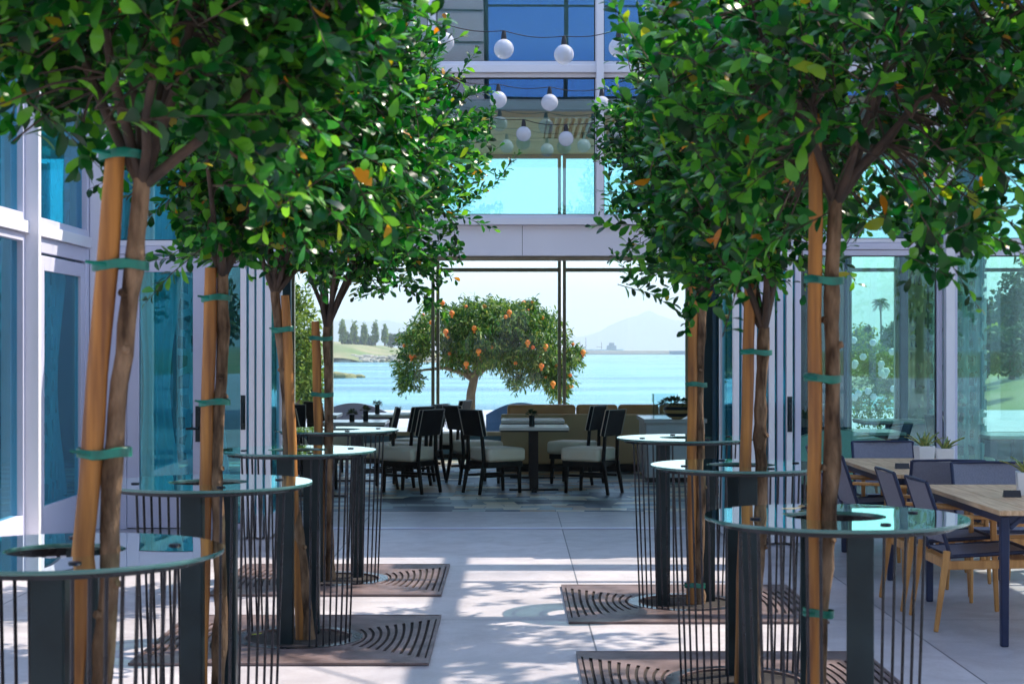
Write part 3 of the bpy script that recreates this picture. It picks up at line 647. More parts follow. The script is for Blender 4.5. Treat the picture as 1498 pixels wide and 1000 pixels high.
bpart('sill_wall',MB().box(-3.24,2.60,BY-.02,BY+.12,0,.347).box(4.90,5.66,BY-.02,BY+.12,0,.347).box(6.82,9.85,BY-.02,BY+.12,0,.347),DARKI,0)
bpart('parapet_wall',MB().box(-3.24,2.60,BY-.01,BY+.11,4.453,5.2).box(4.90,5.66,BY-.01,BY+.11,4.453,5.2).box(6.82,9.85,BY-.01,BY+.11,4.453,5.2),DARKI,0)
# folding door stacks
def leaf(xc,y0,y1,handle=False,ang=0,shade=LAV):
    m=MB(); w=.05; x0=xc-.024; x1=xc+.024
    m.box(x0,x1,y0,y0+.07,.02,2.40).box(x0,x1,y1-.07,y1,.02,2.40).box(x0,x1,y0+.07,y1-.07,2.31,2.40).box(x0,x1,y0+.07,y1-.07,.02,.2)
    o=bpart('folding_door_leaf',m,shade,.004)
    sub('pane',MB().box(xc-.004,xc+.004,y0+.06,y1-.06,.19,2.32),G_DOOR,o)
    if handle: sub('handle',MB().tube([(xc,y0-.005,.98),(xc,y0-.045,.98),(xc,y0-.045,1.16),(xc,y0-.005,1.16)],.009,8).box(xc-.02,xc+.02,y0-.008,y0-.001,.93,1.22),STEEL,o)
for k in range(8): leaf(1.84+k*.073,13.46+.02*(k%2),14.40,k in (3,6),shade=LAV if k%2 else WHITE)
for k in range(4): leaf(-2.27+k*.068,13.85+.02*(k%2),14.6,k==0,shade=WHITE)

# curtains
def curtain(name,label,p0,p1,z0,z1,mat,folds=9,amp=.045,gather=0.0):
    p0=Vector(p0);p1=Vector(p1); d=(p1-p0); n=Vector((-d.y,d.x,0)).normalized(); ph=rnd.random()*6
    def fn(u,v):
        pinch=gather*math.exp(-((v-.38)/.25)**2)
        uu=.5+(u-.5)*(1-pinch) - pinch*.3*(0.5)
        a=amp*math.sin(u*folds*2*math.pi+ph+.4*math.sin(v*3))+amp*.4*math.sin(u*folds*4.3*math.pi+1)
        p=p0+d*uu+n*a; return (p.x,p.y,z0+(z1-z0)*v)
    c=p0; m=MB(); m.sheet(fn,folds*12,16)
    o=m.build(name,mat,None,sharp=180,origin=(c.x,c.y,0)); o.location=(c.x,c.y,0)
    s=o.modifiers.new('thick','SOLIDIFY'); s.thickness=.004
    return tag(o,label,'curtain',None)
curtain('curtain','pale teal drape gathered behind the left glass door',(-3.42,14.92,0),(-2.95,14.92,0),.03,3.3,DRAPE,4,.05,.5)
curtain('curtain','patterned lace drape hanging right behind the left glass door',(-3.15,15.06,0),(-2.55,15.02,0),.03,3.3,LACE,3,.05,.3)
curtain('curtain','long teal drape inside the side door of the left wall',(-3.97,13.55,0),(-3.97,14.5,0),.03,3.3,LACE,4,.08,.6)
curtain('curtain','teal drape behind the leftmost window of the side wall',(-3.98,11.6,0),(-3.98,12.7,0),.03,3.3,DRAPE,5,.08,.7)
curtain('curtain','navy blue drape at the back wall left of the distant palm',(2.9,23.7,0),(4.85,23.7,0),.03,4.4,NAVYW,12,.05)
curtain('curtain','lace drape left of the white mullion on the right',(5.95,23.4,0),(6.75,23.4,0),.03,4.4,LACE,4,.05)
curtain('curtain','navy lace drape right of the white mullion',(4.35,16.0,0),(4.62,16.0,0),.03,4.4,LACE,2,.04)
# beige perforated column
mb=MB(); mb.tube([(0,0,.0),(0,0,4.44)],.13,24)
o=mb.build('lace_column',LACEB,None,sharp=60); o.location=(5.76,23.3,.003); tag(o,'beige perforated lantern column behind the right glass','column')

VB=[(rnd.uniform(1.9,4.6),rnd.uniform(5.5,14.0),5.35,rnd.uniform(.3,.75),rnd.uniform(.15,.42),.10) for _ in range(17)]
blob_tree('added_shade_vine','vine','added leafy vine, out of view, dappling the shade of the slatted canopy',(3.5,10,5.2),VB,LEAF,420,.10,.07,seed=31,tl=.3,nl=14,trunk=[([(5.25,8,5.25),(3.6,9,5.25),(2.4,10.5,5.26)],[.02,.015,.01])])  # added unseen vine clumps that break up the canopy shadow

# ------------------------------------------------------------------ opposite building behind the camera (mirrored in the glass)
OB=thing('office_building','tall office building with blue curtain wall, seen mirrored in the upper glazing','building',(0,-2,0))
def op(name,m,mat): return m.build(name,mat,OB,origin=(0,-2,0))
op('wall',MB().box(-9,-.55,-12,-2,6.3,10).box(-.5,12,-12,-2.1,6.3,10),PINKP)
m=MB()
for z in (6.9,7.5,8.1,8.7,9.3): m.box(-9,-.56,-2.01,-1.985,z,z+.03)
op('panel_joint',m,SIGN)
for i in range(8):
    x=-.5+i*1.55
    w=op('window',MB().box(x,x+.04,-2.09,-1.97,6.42,9.95).box(x+.04,x+1.51,-2.09,-1.99,6.42,6.46).box(x+.04,x+1.51,-2.09,-1.99,8.2,8.23).box(x+1.51,x+1.547,-2.09,-1.97,6.42,9.95),STEEL)
    MB().box(x+.03,x+1.52,-2.04,-2.03,6.45,9.94).build('pane',G_OPP,w,origin=(0,-2,0))
op('fascia',MB().box(-9.05,12.05,-2.2,-1.93,6.2,6.40),GREYP)
op('soffit',MB().box(-9,12,-12,-2.21,6.2,6.295),WOODC)
for x in (-8.5,-4.5): op('column',MB().tube([(x,-8,0),(x,-8,6.2)],.3,20),CONCR)
for x in (6.5,11.5): op('column',MB().tube([(x,-8,0),(x,-8,6.2)],.3,20),CONCR)
for i in range(9):
    x=-26+i*7+rnd.uniform(-1,1); y=-34+rnd.uniform(-3,3); h=rnd.uniform(4.5,8.5)
    blob_tree('street_tree','tree',f'round street tree mirrored in the glass, number {["one","two","three","four","five","six","seven","eight","nine"][i]} from the left',(x,y,0),[(x,y,h*.62,h*.36,h*.33,h*.34),(x+.8,y,h*.5,h*.25,h*.25,h*.2)],FARL if i%3 else YELL,260,.30,.16,trunk=[([(x,y,0),(x,y,h*.6)],[.18,.1])],group='street trees behind the viewer, mirrored in the glass',seed=120+i,tl=.6,nl=10)

# ------------------------------------------------------------------ FICUS ROWS
rows=[ # key,D,Xtable, fork px/py, base px offsets ...
 dict(k='L1',D=4.52,X=-1.232,tb=(158,805),tf=(208,262),sb=(124,805),st=(172,222),w=.060,ties=(228,388,662),c=(-.97,0,2.70),r=(.86,.80,.85),n=520),
 dict(k='L2',D=6.86,X=-1.270,tb=(322,705),tf=(326,400),sb=(302,705),st=(310,392),w=.056,ties=(436,588),c=(-1.02,0,2.62),r=(.86,.78,.80),n=470),
 dict(k='L3',D=9.08,X=-1.185,tb=(425,660),tf=(402,425),sb=(428,660),st=(418,432),w=.052,ties=(482,),c=(-1.08,0,2.76),r=(.88,.75,.92),n=450),
 dict(k='L4',D=11.42,X=-1.222,tb=(480,630),tf=(478,478),sb=(466,630),st=(462,470),w=.062,ties=(495,577),c=(-.98,0,2.95),r=(.92,.8,1.10),n=500),
 dict(k='R1',D=5.45,X=1.075,tb=(1208,755),tf=(1222,292),sb=(1190,755),st=(1192,175),w=.046,ties=(410,553,895),c=(1.18,0,2.42),r=(.88,.84,.84),n=360),
 dict(k='R2',D=7.89,X=1.10,tb=(1112,680),tf=(1118,478),sb=(1090,680),st=(1100,300),w=.056,ties=(515,),c=(1.08,0,2.62),r=(.66,.80,.90),n=370),
 dict(k='R3',D=10.35,X=1.095,tb=(1024,640),tf=(1026,440),sb=(1012,640),st=(1014,360),w=.060,ties=(437,562,855),c=(1.16,0,2.88),r=(.68,.80,1.0),n=390),
]
where={'L1':'nearest on the left, leaning','L2':'second in the left row','L3':'third in the left row','L4':'farthest in the left row','R1':'nearest on the right','R2':'second in the right row','R3':'farthest in the right row'}
seeds={'L1':11,'L2':12,'L3':13,'L4':14,'R1':15,'R2':16,'R3':17}
def line_at(a,b,py): # px on line at py
    s=(py-a[1])/(b[1]-a[1]); return a[0]+(b[0]-a[0])*s
for T in rows:
    D=T['D']; ybot=HY+CH*F/D
    bx=line_at(T['tb'],T['tf'],ybot); T['basex']=bx
    cap=.14
    bX=max(T['X']-cap,min(T['X']+cap,PX(bx,D)))
    base=Vector((bX,D,-.02)); fork=P(T['tf'][0],T['tf'][1],D)
    lab={'L1':'leaning ficus tree nearest on the left, its crown filling the upper left corner','L2':'upright ficus tree second in the left row','L3':'slim ficus tree third in the left row, crossing its stake','L4':'ficus tree last in the left row nearest the doorway','R1':'ficus tree nearest on the right with four spreading limbs','R2':'ficus tree second in the right row','R3':'ficus tree last in the right row nearest the doorway'}[T['k']]
    c=T['c']
    crown_tree(seeds[T['k']],(bX,D,0),base,fork,(c[0],D+c[1],c[2]),T['r'],T['n'],r0={'L1':.027,'L2':.026,'R1':.026}.get(T['k'],.029),label=lab,leafL=.078 if D<6 else .074,leafW=.041,wob=.012,openz={'L1':.25,'R1':.48,'R2':.20,'R3':.15,'L4':.12}.get(T['k'],.08),zcut={'R1':-.30,'L1':-.17,'L2':-.08}.get(T['k'],-.03))
    # stake
    sbx=PX(line_at(T['sb'],T['st'],ybot),D); sbx=max(T['X']-.15,min(T['X']+.15,sbx))
    ydep=D-.015
    p0=Vector((sbx,ydep,0.)); p1=P(T['st'][0],T['st'][1],D); p1.y=ydep
    sk=thing('wooden_stake','round orange wooden stake tied to the '+{'L1':'leaning tree nearest on the left','L2':'second tree in the left row','L3':'third tree in the left row','L4':'last tree in the left row','R1':'nearest tree on the right','R2':'second tree in the right row','R3':'last tree in the right row'}[T['k']],'stake',(sbx,D,0),0,'wooden tree stakes')
    r=T['w']/2
    mm=MB(); nn=14; mm.tube([p0.lerp(p1,i/nn)+Vector((.002*math.sin(i*1.7),0,0)) for i in range(nn+1)],[r*(1+.03*math.sin(i*2.3)) for i in range(nn)]+[r*.86],16)
    mm.build('post',STAKE,sk,origin=(sbx,D,0))
    for ty in T['ties']:
        z=PZ(ty,D)
        s=(z-p0.z)/(p1.z-p0.z); a=p0.lerp(p1,min(s,.97)); s2=(z-base.z)/(fork.z-base.z)
        b=base.lerp(fork,min(s2,1.0)); a.z=z; b.z=z
        if s2>1.0: b=a+Vector((.05,.0,0))
        # oval band round both
        cen=(a+b)/2; dx=b.x-a.x; half=abs(dx)/2+r+.012; m=MB(); ring=[]
        nseg=28; hh=.012 if D<8 else .014
        for k in range(nseg):
            t_=2*math.pi*k/nseg; ex=abs(math.cos(t_))**.8*(1 if math.cos(t_)>0 else -1); ey=abs(math.sin(t_))**.8*(1 if math.sin(t_)>0 else -1)
            ring.append((cen.x+half*ex,cen.y+(r+.012)*ey))
        for zz in (z-hh,z+hh):
            for (xx,yy) in ring: m.v.append((xx,yy,zz+.003*math.sin(xx*40)))
        for zz in (z+hh,z-hh):
            for (xx,yy) in ring: m.v.append((cen.x+(xx-cen.x)*.95,cen.y+(yy-cen.y)*.95,zz+.006*math.sin(xx*40)))
        for kk in range(4):
            for k in range(nseg):
                k2=(k+1)%nseg; aa=kk*nseg; bb_=((kk+1)%4)*nseg; m.f.append((aa+k,aa+k2,bb_+k2,bb_+k))
        m.tube([(cen.x-half*.4,cen.y-r-.006,z),(cen.x-half-.008,cen.y-r-.012,z+.008)],[.008,.004],5)
        m.build('tie',TIE,sk,origin=(sbx,D,0))

# ------------------------------------------------------------------ BAR TABLES round the trees
def bar_table(rz,mir=1):
    t=thing('tree_table','', 'table',(0,0,0),0,'round glass bar tables built around the ficus trees')
    H=1.05; ro=.432; ri=.165
    m=MB(); m.lathe([(ri,H-.012),(ro,H-.012)],n=72).lathe([(ri,H),(ro,H)],n=72)
    # fix winding of upper disc irrelevant for shader
    gt=m.build('glass_top',G_TAB,t)
    m=MB(); m.lathe([(ro,H-.012),(ro+.0015,H-.006),(ro,H)],n=72).lathe([(ri,H-.012),(ri-.0015,H-.006),(ri,H)],n=48)
    m.build('glass_edge',G_EDGE,gt)
    MB().lathe([(ro-.045,H-.018),(ro-.045,H-.030),(ro-.058,H-.030),(ro-.058,H-.018),(ro-.045,H-.018)],n=60).build('support_ring',ROD,t)
    MB().lathe([(.225,H-.018),(.225,H-.04),(.205,H-.04),(.205,H-.018),(.225,H-.018)],n=48).build('inner_ring',ROD,t)
    MB().lathe([(.36,.004),(.36,.016),(.30,.016),(.30,.004),(.36,.004)],n=60).build('base_ring',ROD,t)
    for a in (-90+rz,90+rz):
        a=R(a)
        c,s=math.cos(a),math.sin(a)
        m=MB(); rr_=.175
        p=Vector((c*rr_,s*rr_,.0)); m.bar(p,p+Vector((0,0,H-.02)),.085,.012,side=(1,0,0))
        m.bar(p+Vector((.040,.032,0)),p+Vector((.040,.032,H-.02)),.012,.06,side=(1,0,0))
        m.build('leg',STEEL,t,bevel=.002)
    for sgn in ((0,180) if mir==1 else (0,180)):
        for k in range(8):
            a=R(sgn+(-72+k*6.5)*mir); c,s=math.cos(a),math.sin(a)
            m=MB(); m.bar((c*.385,s*.385,H-.03),(c*.335,s*.335,.016),.007,.016,side=(-s,c,0)) if False else m.tube([(c*.380,s*.380,H-.028),(c*.362,s*.362,.6),(c*.335,s*.335,.014)],.0055,8)
            m.build('rod',ROD,t)
    for a in (20,100,200,290):
        m=MB(); c,s=math.cos(R(a)),math.sin(R(a)); m.lathe([(.0001,H+.006),(.016,H+.005),(.018,H+.0005)],(c*.30,s*.30,0),14).build('cap_bolt',ROD,t)
    return t
tl_={'L1':'round glass bar table around the leaning tree in the lower left corner','L2':'round glass bar table second in the left row','L3':'round glass bar table third in the left row','L4':'round glass bar table farthest in the left row, nearest the chairs','R1':'round glass bar table around the nearest tree on the right','R2':'round glass bar table in the middle of the right row','R3':'round glass bar table farthest in the right row'}
for T in rows:
    o=bar_table({'L1':0,'L2':-13,'L3':-17,'L4':-48,'R1':15,'R2':3,'R3':-60}[T['k']],1 if T['k'][0]=='L' else -1)
    o.location=(T['X'],T['D'],0); o['label']=tl_[T['k']]

# ------------------------------------------------------------------ TREE GRATES
def grate():
    t=thing('tree_grate','','tree grate',(0,0,0),0,'cast iron tree grates set in the paving')
    A=.75; r=.30; z=.014; m=MB()
    nv=24; ns=11
    S=[]  # s breakpoints with slot flag
    for k in range(ns):
        S.append((k/ns,(k+.62)/ns,False)); S.append(((k+.62)/ns,(k+1)/ns if k<ns-1 else .985,k<ns))
    S.append((.985,1.0,False))
    for q in range(4):
        ca,sa=math.cos(q*math.pi/2),math.sin(q*math.pi/2)
        def pt(s,v,zz):
            a=v*math.pi/4; w=s
            x=(1-w)*r*math.cos(a)+w*A; y=(1-w)*r*math.sin(a)+w*A*v
            return (x*ca-y*sa,x*sa+y*ca,zz)
        for s0,s1,slot in S:
            for j in range(nv):
                v0=-1+2*j/nv; v1=-1+2*(j+1)/nv
                if slot and q%2==0 and abs((v0+v1)/2)<.84: continue
                m.add([pt(s0,v0,z),pt(s1,v0,z),pt(s1,v1,z),pt(s0,v1,z)],[(0,1,2,3)])
                if q%2==0:
                    m.add([pt(s0,v0,z),pt(s0,v1,z),pt(s0,v1,.006),pt(s0,v0,.006)],[(0,1,2,3)])
                    m.add([pt(s1,v0,z),pt(s1,v1,z),pt(s1,v1,.006),pt(s1,v0,.006)],[(3,2,1,0)])
    m.box(-A-.012,A+.012,-A-.012,-A,.004,z+.002).box(-A-.012,A+.012,A,A+.012,.004,z+.002).box(-A-.012,-A,-A,A,.004,z+.002).box(A,A+.012,-A,A,.004,z+.002)
    m.build('plate',IRON,t,sharp=20)
    MB().box(-A,A,-A,A,.0025,.005).build('pit',PIT,t)
    MB().lathe([(r,.005),(r,z+.003),(r-.012,z+.003),(r-.012,.005)],n=48).build('rim',IRON,t)
    return t
gr=grate(); first=True
for k,lab in (('L4','rusty tree grate under the farthest table of the left row'),('L3','rusty tree grate under the third table of the left row'),('R3','rusty tree grate under the farthest table on the right'),('R2','rusty tree grate in front right, cut by the bottom of the photo')):
    T=[t for t in rows if t['k']==k][0]
    o=gr if first else dup(gr,(0,0,0),0); first=False
    o.location=(T['X'],T['D'],0); o['label']=lab

def fallen(loc,rz,lab,mat,L_=.055):
    m=MB(); m.sheet(lambda u,v:((u-.5)*L_,(v-.5)*L_*.55*math.sin(math.pi*min(.97,u*.9+.08)),.004+.010*(u-.4)**2+.006*abs(v-.5)),8,4)
    o=m.build('fallen_leaf',mat,None,sharp=180); o.location=loc; o.rotation_euler=(0,0,rz)
    k=o.modifiers.new('thick','SOLIDIFY'); k.thickness=.0006; tag(o,lab,'leaf')
fallen((PX(377,9.15),9.12,.018),.6,'small yellow fallen leaf on the grate under the third left table',M('yellow_leaf',(.45,.50,.05),.6),.06)
fallen((PX(1158,5.62),5.62,1.052),.3,'dry pale leaf lying on the nearest right glass table',M('dry_leaf',(.62,.50,.28),.6,col2=(.75,.66,.42),vscale=60),.07)
fallen((PX(1172,5.70),5.70,1.052),1.4,'curled tan leaf beside the dry pale leaf on the nearest right glass table',M('dry_leaf_tan',(.42,.28,.12),.6),.05)

# ------------------------------------------------------------------ OUTDOOR DINING
def out_table():
    t=thing('teak_table','','table',(0,0,0),0,'teak dining tables on the right')
    w,l,H=.86,1.72,.74
    m=MB(); n=5
    for i in range(n):
        x0=-w/2+i*w/n; m.box(x0+.0015,x0+w/n-.0015,-l/2+.02,l/2-.02,H-.028,H)
    m.box(-w/2,w/2,-l/2,-l/2+.018,H-.028,H).box(-w/2,w/2,l/2-.018,l/2,H-.028,H)
    m.build('tabletop',TEAK,t,bevel=.003)
    MB().box(-w/2+.03,w/2-.03,-l/2+.05,-l/2+.075,H-.075,H-.03).box(-w/2+.03,w/2-.03,l/2-.075,l/2-.05,H-.075,H-.03).box(-w/2+.03,-w/2+.055,-l/2+.075,l/2-.075,H-.075,H-.03).box(w/2-.055,w/2-.03,-l/2+.075,l/2-.075,H-.075,H-.03).build('apron',NAVY,t,bevel=.003)
    for sx in (-1,1):
        for sy in (-1,1):
            x=sx*(w/2-.045);y=sy*(l/2-.065)
            m=MB(); m.bar((x,y,H-.032),(x,y,0),.05,.05,.042,.042)
            m.bar((x-sx*.025,y,H-.10),(x-sx*.09,y,H-.045),.03,.04)
            m.build('leg',NAVY,t,bevel=.008)
    return t
def out_chair():
    t=thing('sling_chair','','chair',(0,0,0),0,'teak legged grey sling chairs')
    # faces +X
    W=.27
    def slf(u,v):
        return (-.22+.46*u,-W+.05+(2*W-.10)*v,.43+.02*u-.025*math.sin(math.pi*u)*math.sin(math.pi*v))
    m=MB(); m.sheet(slf,8,6); m.sheet(lambda u,v:Vector(slf(v,u))-Vector((0,0,.012)),6,8); s=m.build('seat',SLING,t,sharp=60)
    MB().tube([(.26,-W+.03,.45),(-.22,-W+.03,.42)],.012,8).tube([(.26,W-.03,.45),(-.22,W-.03,.42)],.012,8).tube([(.26,-W+.03,.45),(.26,W-.03,.45)],.012,8).build('seat_frame',NAVY,t)
    def bk(u,v):
        return (-.235-.11*v-.025*math.sin(math.pi*u),-W+.03+(2*W-.06)*u,.50+.34*v)
    m=MB(); m.sheet(bk,8,6); m.sheet(lambda u,v:Vector(bk(1-u,v))-Vector((.010,0,0)),8,6)
    m.build('backrest',SLING,t,sharp=60)
    MB().tube([(-.215,-W+.02,.42),(-.245,-W+.02,.52),(-.352,-W+.02,.845)],.012,8).tube([(-.215,W-.02,.42),(-.245,W-.02,.52),(-.352,W-.02,.845)],.012,8).tube([(-.352,-W+.02,.845),(-.36,0,.85),(-.352,W-.02,.845)],.009,8).build('back_frame',NAVY,t)
    MB().bar((.27,-W,.385),(-.25,-W,.375),.022,.05,side=(0,1,0)).bar((.27,W,.385),(-.25,W,.375),.022,.05,side=(0,1,0)).bar((-.24,-W,.375),(-.24,W,.375),.022,.05,side=(1,0,0)).bar((.25,-W,.385),(.25,W,.385),.022,.05,side=(1,0,0)).build('teak_frame',TEAKL,t,bevel=.004)
    for sy in (-1,1):
        MB().bar((-.245,sy*(W+.016),.46),(-.31,sy*(W+.022),0),.04,.028,.026,.022,side=(1,0,0)).build('leg',TEAKL,t,bevel=.006)
        MB().bar((.245,sy*(W+.016),.62),(.27,sy*(W+.022),0),.04,.028,.026,.022,side=(1,0,0)).build('leg',TEAKL,t,bevel=.006)
        MB().bar((.275,sy*(W+.016),.635),(-.285,sy*(W+.016),.66),.045,.022,side=(0,1,0)).build('armrest',TEAKL,t,bevel=.006)
    return t
ta=out_table(); ta.location=(3.045,9.66,0); ta['label']='near teak dining table with navy metal legs at the right edge'
dup(ta,(3.02,12.22,0),0,'far teak dining table with two white plant pots')
oc=out_chair(); placed=[((2.72,9.62,0),0,'sling chair nearest the viewer on the left side of the near teak table'),((2.70,10.34,0),0,'second sling chair on the left side of the near teak table'),
 ((2.68,11.90,0),R(3),'sling chair at the near left corner of the far teak table'),((2.66,12.66,0),R(-3),'sling chair at the far left corner of the far teak table'),
 ((3.20,10.66,0),-math.pi/2,'sling chair facing the viewer at the end of the near teak table'),((2.98,11.55,0),math.pi/2,'sling chair with its back to the viewer at the end of the far teak table'),
 ((3.06,13.2,0),-math.pi/2,'sling chair at the far end of the far teak table by the glass'),((3.74,12.55,0),math.pi+.1,'sling chair on the right side of the far teak table'),((3.72,11.7,0),math.pi,'sling chair at the near right corner of the far teak table')]
for i,(l,rz,lab) in enumerate(placed):
    if i==0: oc.location=l; oc.rotation_euler=(0,0,rz); oc['label']=lab
    else: dup(oc,l,rz,lab)
def pot(x,y,z,lab,s=1,seed=1):
    t=thing('plant_pot',lab,'plant pot',(x,y,z),rnd.uniform(-.2,.2),'square white pots of striped succulents')
    a=.055*s
    m=MB(); m.add([(-a*.85,-a*.85,0),(a*.85,-a*.85,0),(a*.85,a*.85,0),(-a*.85,a*.85,0),(-a,-a,.125*s),(a,-a,.125*s),(a,a,.125*s),(-a,a,.125*s),(-a*.88,-a*.88,.125*s),(a*.88,-a*.88,.125*s),(a*.88,a*.88,.125*s),(-a*.88,a*.88,.125*s),(-a*.85,-a*.85,.105*s),(a*.85,-a*.85,.105*s),(a*.85,a*.85,.105*s),(-a*.85,a*.85,.105*s)],
      [(3,2,1,0),(0,1,5,4),(1,2,6,5),(2,3,7,6),(3,0,4,7),(4,5,9,8),(5,6,10,9),(6,7,11,10),(7,4,8,11),(8,9,13,12),(9,10,14,13),(10,11,15,14),(11,8,12,15)])
    m.build('pot',POT,t,bevel=.003)
    MB().box(-a*.84,a*.84,-a*.84,a*.84,.09*s,.104*s).build('soil',PIT,t)
    rr=random.Random(seed); m=MB()
    for k in range(11):
        az=k*2.4+rr.random(); ln=rr.uniform(.08,.15)*s; out_=rr.uniform(.25,1.1)
        pts=[]
        for i in range(6):
            q_=i/5; pts.append(Vector((math.cos(az)*(.012+out_*ln*q_**1.4),math.sin(az)*(.012+out_*ln*q_**1.4),.10*s+ln*(q_-.35*out_*q_*q_))))
        w=.017*s; sd=Vector((-math.sin(az),math.cos(az),0)); vs=[]
        for i,p in enumerate(pts):
            ww=w*(1-.05*i)*math.sin(math.pi*(.25+.74*i/5))
            nrm=Vector((-math.cos(az),-math.sin(az),.6))*.003
            vs+=[p-sd*ww+nrm*1.5,p-nrm,p+sd*ww+nrm*1.5]
        fs=[]
        for i in range(5): fs+=[(i*3,i*3+1,i*3+4,i*3+3),(i*3+1,i*3+2,i*3+5,i*3+4)]
        m.add(vs,fs)
    m.build('succulent',SUCC,t,sharp=180)
pot(PX(1352,12.3),12.3,.74,'left white pot of the pair on the far teak table',1.15,3)
pot(PX(1382,12.0),12.0,.74,'right white pot of the pair on the far teak table',1.15,4)
pot(PX(1502,9.75),9.75,.74,'white pot on the near teak table at the right edge',1.1,5)
def tent(x,y,lab):
    t=MB(); t.add([(-.05,-.012,0),(.05,-.012,0),(.05,.03,0),(-.05,.03,0),(-.05,.008,.04),(.05,.008,.04)],[(0,1,5,4),(2,3,4,5),(0,4,3),(1,2,5),(3,2,1,0)])
    o=t.build('table_marker',SIGN); o.location=(x,y,.741); tag(o,lab,'table sign')
tent(PX(1320,11.9),11.9,'small black table marker beside the pots on the far teak table'); tent(PX(1481,9.6),9.6,'small black table marker on the near teak table')

# ------------------------------------------------------------------ INTERIOR FURNITURE
def din_chair():
    t=thing('dining_chair','','chair',(0,0,0),0,'black framed dining chairs with cream seats')
    W=.22
    m=MB(); m.box(-.20,.28,-W-.02,W+.02,.36,.51); m.build('seat',CREAM,t,bevel=.035)
    MB().box(-.21,.25,-W,W,.30,.358).build('seat_frame',DWOOD,t,bevel=.004)
    bk=MB(); bk.bar((-.235,0,.645),(-.300,0,.935),.05,.42,side=(1,0,0))
    b=bk.build('backrest',BLACKP,t,bevel=.015)
    MB().bar((-.204,0,.65),(-.270,0,.938),.012,.40,side=(1,0,0)).build('padding',CREAM,b,bevel=.005)
    pp=MB(); 
    for s in (-1,1): pp.tube([(-.262,s*.212,.645),(-.328,s*.212,.938)],.004,6)
    pp.tube([(-.328,-.212,.938),(-.328,.212,.938)],.004,6)
    pp.build('piping',PIPING,b)
    for s in (-1,1):
        MB().bar((-.245,s*.15,.70),(-.228,s*.17,.36),.035,.03).bar((-.228,s*.17,.36),(-.29,s*.18,0),.045,.035,.03,.028).build('leg',DWOOD,t,bevel=.004)
        MB().bar((.22,s*.18,.36),(.235,s*.18,0),.045,.04,.03,.028).build('leg',DWOOD,t,bevel=.004)
    MB().bar((-.225,0-.17,.2),(.225,-.18,.2),.02,.03).bar((-.225,.17,.2),(.225,.18,.2),.02,.03).build('stretcher',DWOOD,t)
    return t
dc=din_chair()
def spot(px,D): return (PX(px,D),D,.003)
chs=[(600,18.45,R(148),'chair in front left of the doorway with its seat towards the left'),(588,19.35,R(150),'chair right behind the front left chair'),
 (612,20.2,R(160),'black chair in the middle of the left group, half hidden'),(650,21.7,R(165),'farthest black chair left of centre, its back above the others'),
 (694,19.75,R(28),'chair behind the chair left of the centre table'),(722,18.4,R(32),'chair left of the centre table facing right'),
 (866,18.4,R(150),'rightmost chair, in front, facing the centre table'),(842,19.7,R(155),'chair behind the rightmost chair facing the second table'),
 (487,21.2,R(35),'chair with cream panels far left by the window'),(455,18.9,R(30),'chair far left behind the glass bar tables'),(420,20.2,R(100),'chair at the far left near the small window'),(545,19.0,R(185),'chair left of the doorway beside the left dining table')]
for i,(px,D,rz,lab) in enumerate(chs):
    if i==0: dc.location=spot(px,D); dc.rotation_euler=(0,0,rz); dc['label']=lab
    else: dup(dc,spot(px,D),rz,lab)
def din_table():
    t=thing('dining_table','','table',(0,0,0),0,'pale topped pedestal dining tables')
    MB().box(-.39,.39,-.39,.39,.70,.735).build('tabletop',TOP,t,bevel=.006)
    MB().box(-.38,.38,-.38,.38,.685,.6985).build('top_underlay',DWOOD,t)
    MB().box(-.05,.05,-.05,.05,.02,.684).build('pedestal',DWOOD,t,bevel=.004)
    MB().box(-.28,.28,-.03,.03,0,.02).box(-.03,.03,-.28,-.031,0,.02).box(-.03,.03,.031,.28,0,.02).build('foot',DWOOD,t,bevel=.003)
    return t
dt=din_table(); dt.location=spot(781,18.7); dt['label']='front centre dining table with pale top, before the tan booth'
dup(dt,spot(779,20.5),0,'second centre dining table right in front of the tan booth'); dup(dt,spot(520,20.0),0,'dining table at left behind the farthest glass bar table')
dup(dt,spot(575,22.3),0,'dining table at the back left under the window'); dup(dt,spot(455,22.2),0,'dining table far left near the small window'); dup(dt,spot(470,17.9),0,'dining table at left just inside the doorway')
def vase(px,D,lab,h=.12):
    t=thing('glass_vase',lab,'vase',(PX(px,D),D,.739),0,'small dark vases on the dining tables')
    MB().lathe([(.03,0),(.034,.02),(.03,h*.6),(.035,h)],n=16).build('glass',STEEL,t)
    g=np.random.default_rng(int(px)); n=60; dd=sphere_dirs(g,n); dd[:,2]=abs(dd[:,2])
    leaves('sprig',np.tile([0,0,h],(n,1))+dd*.03,dd,np.tile([0,0.3,1.],(n,1)),np.full(n,.05),np.full(n,.02),FARL,t)
vase(778,18.6,'dark vase with a sprig on the front centre table'); vase(535,20.0,'dark vase on the left dining table'); vase(552,22.3,'dark vase on the back left table'); vase(515,19.9,'low dark vase left on the left dining table',.08)
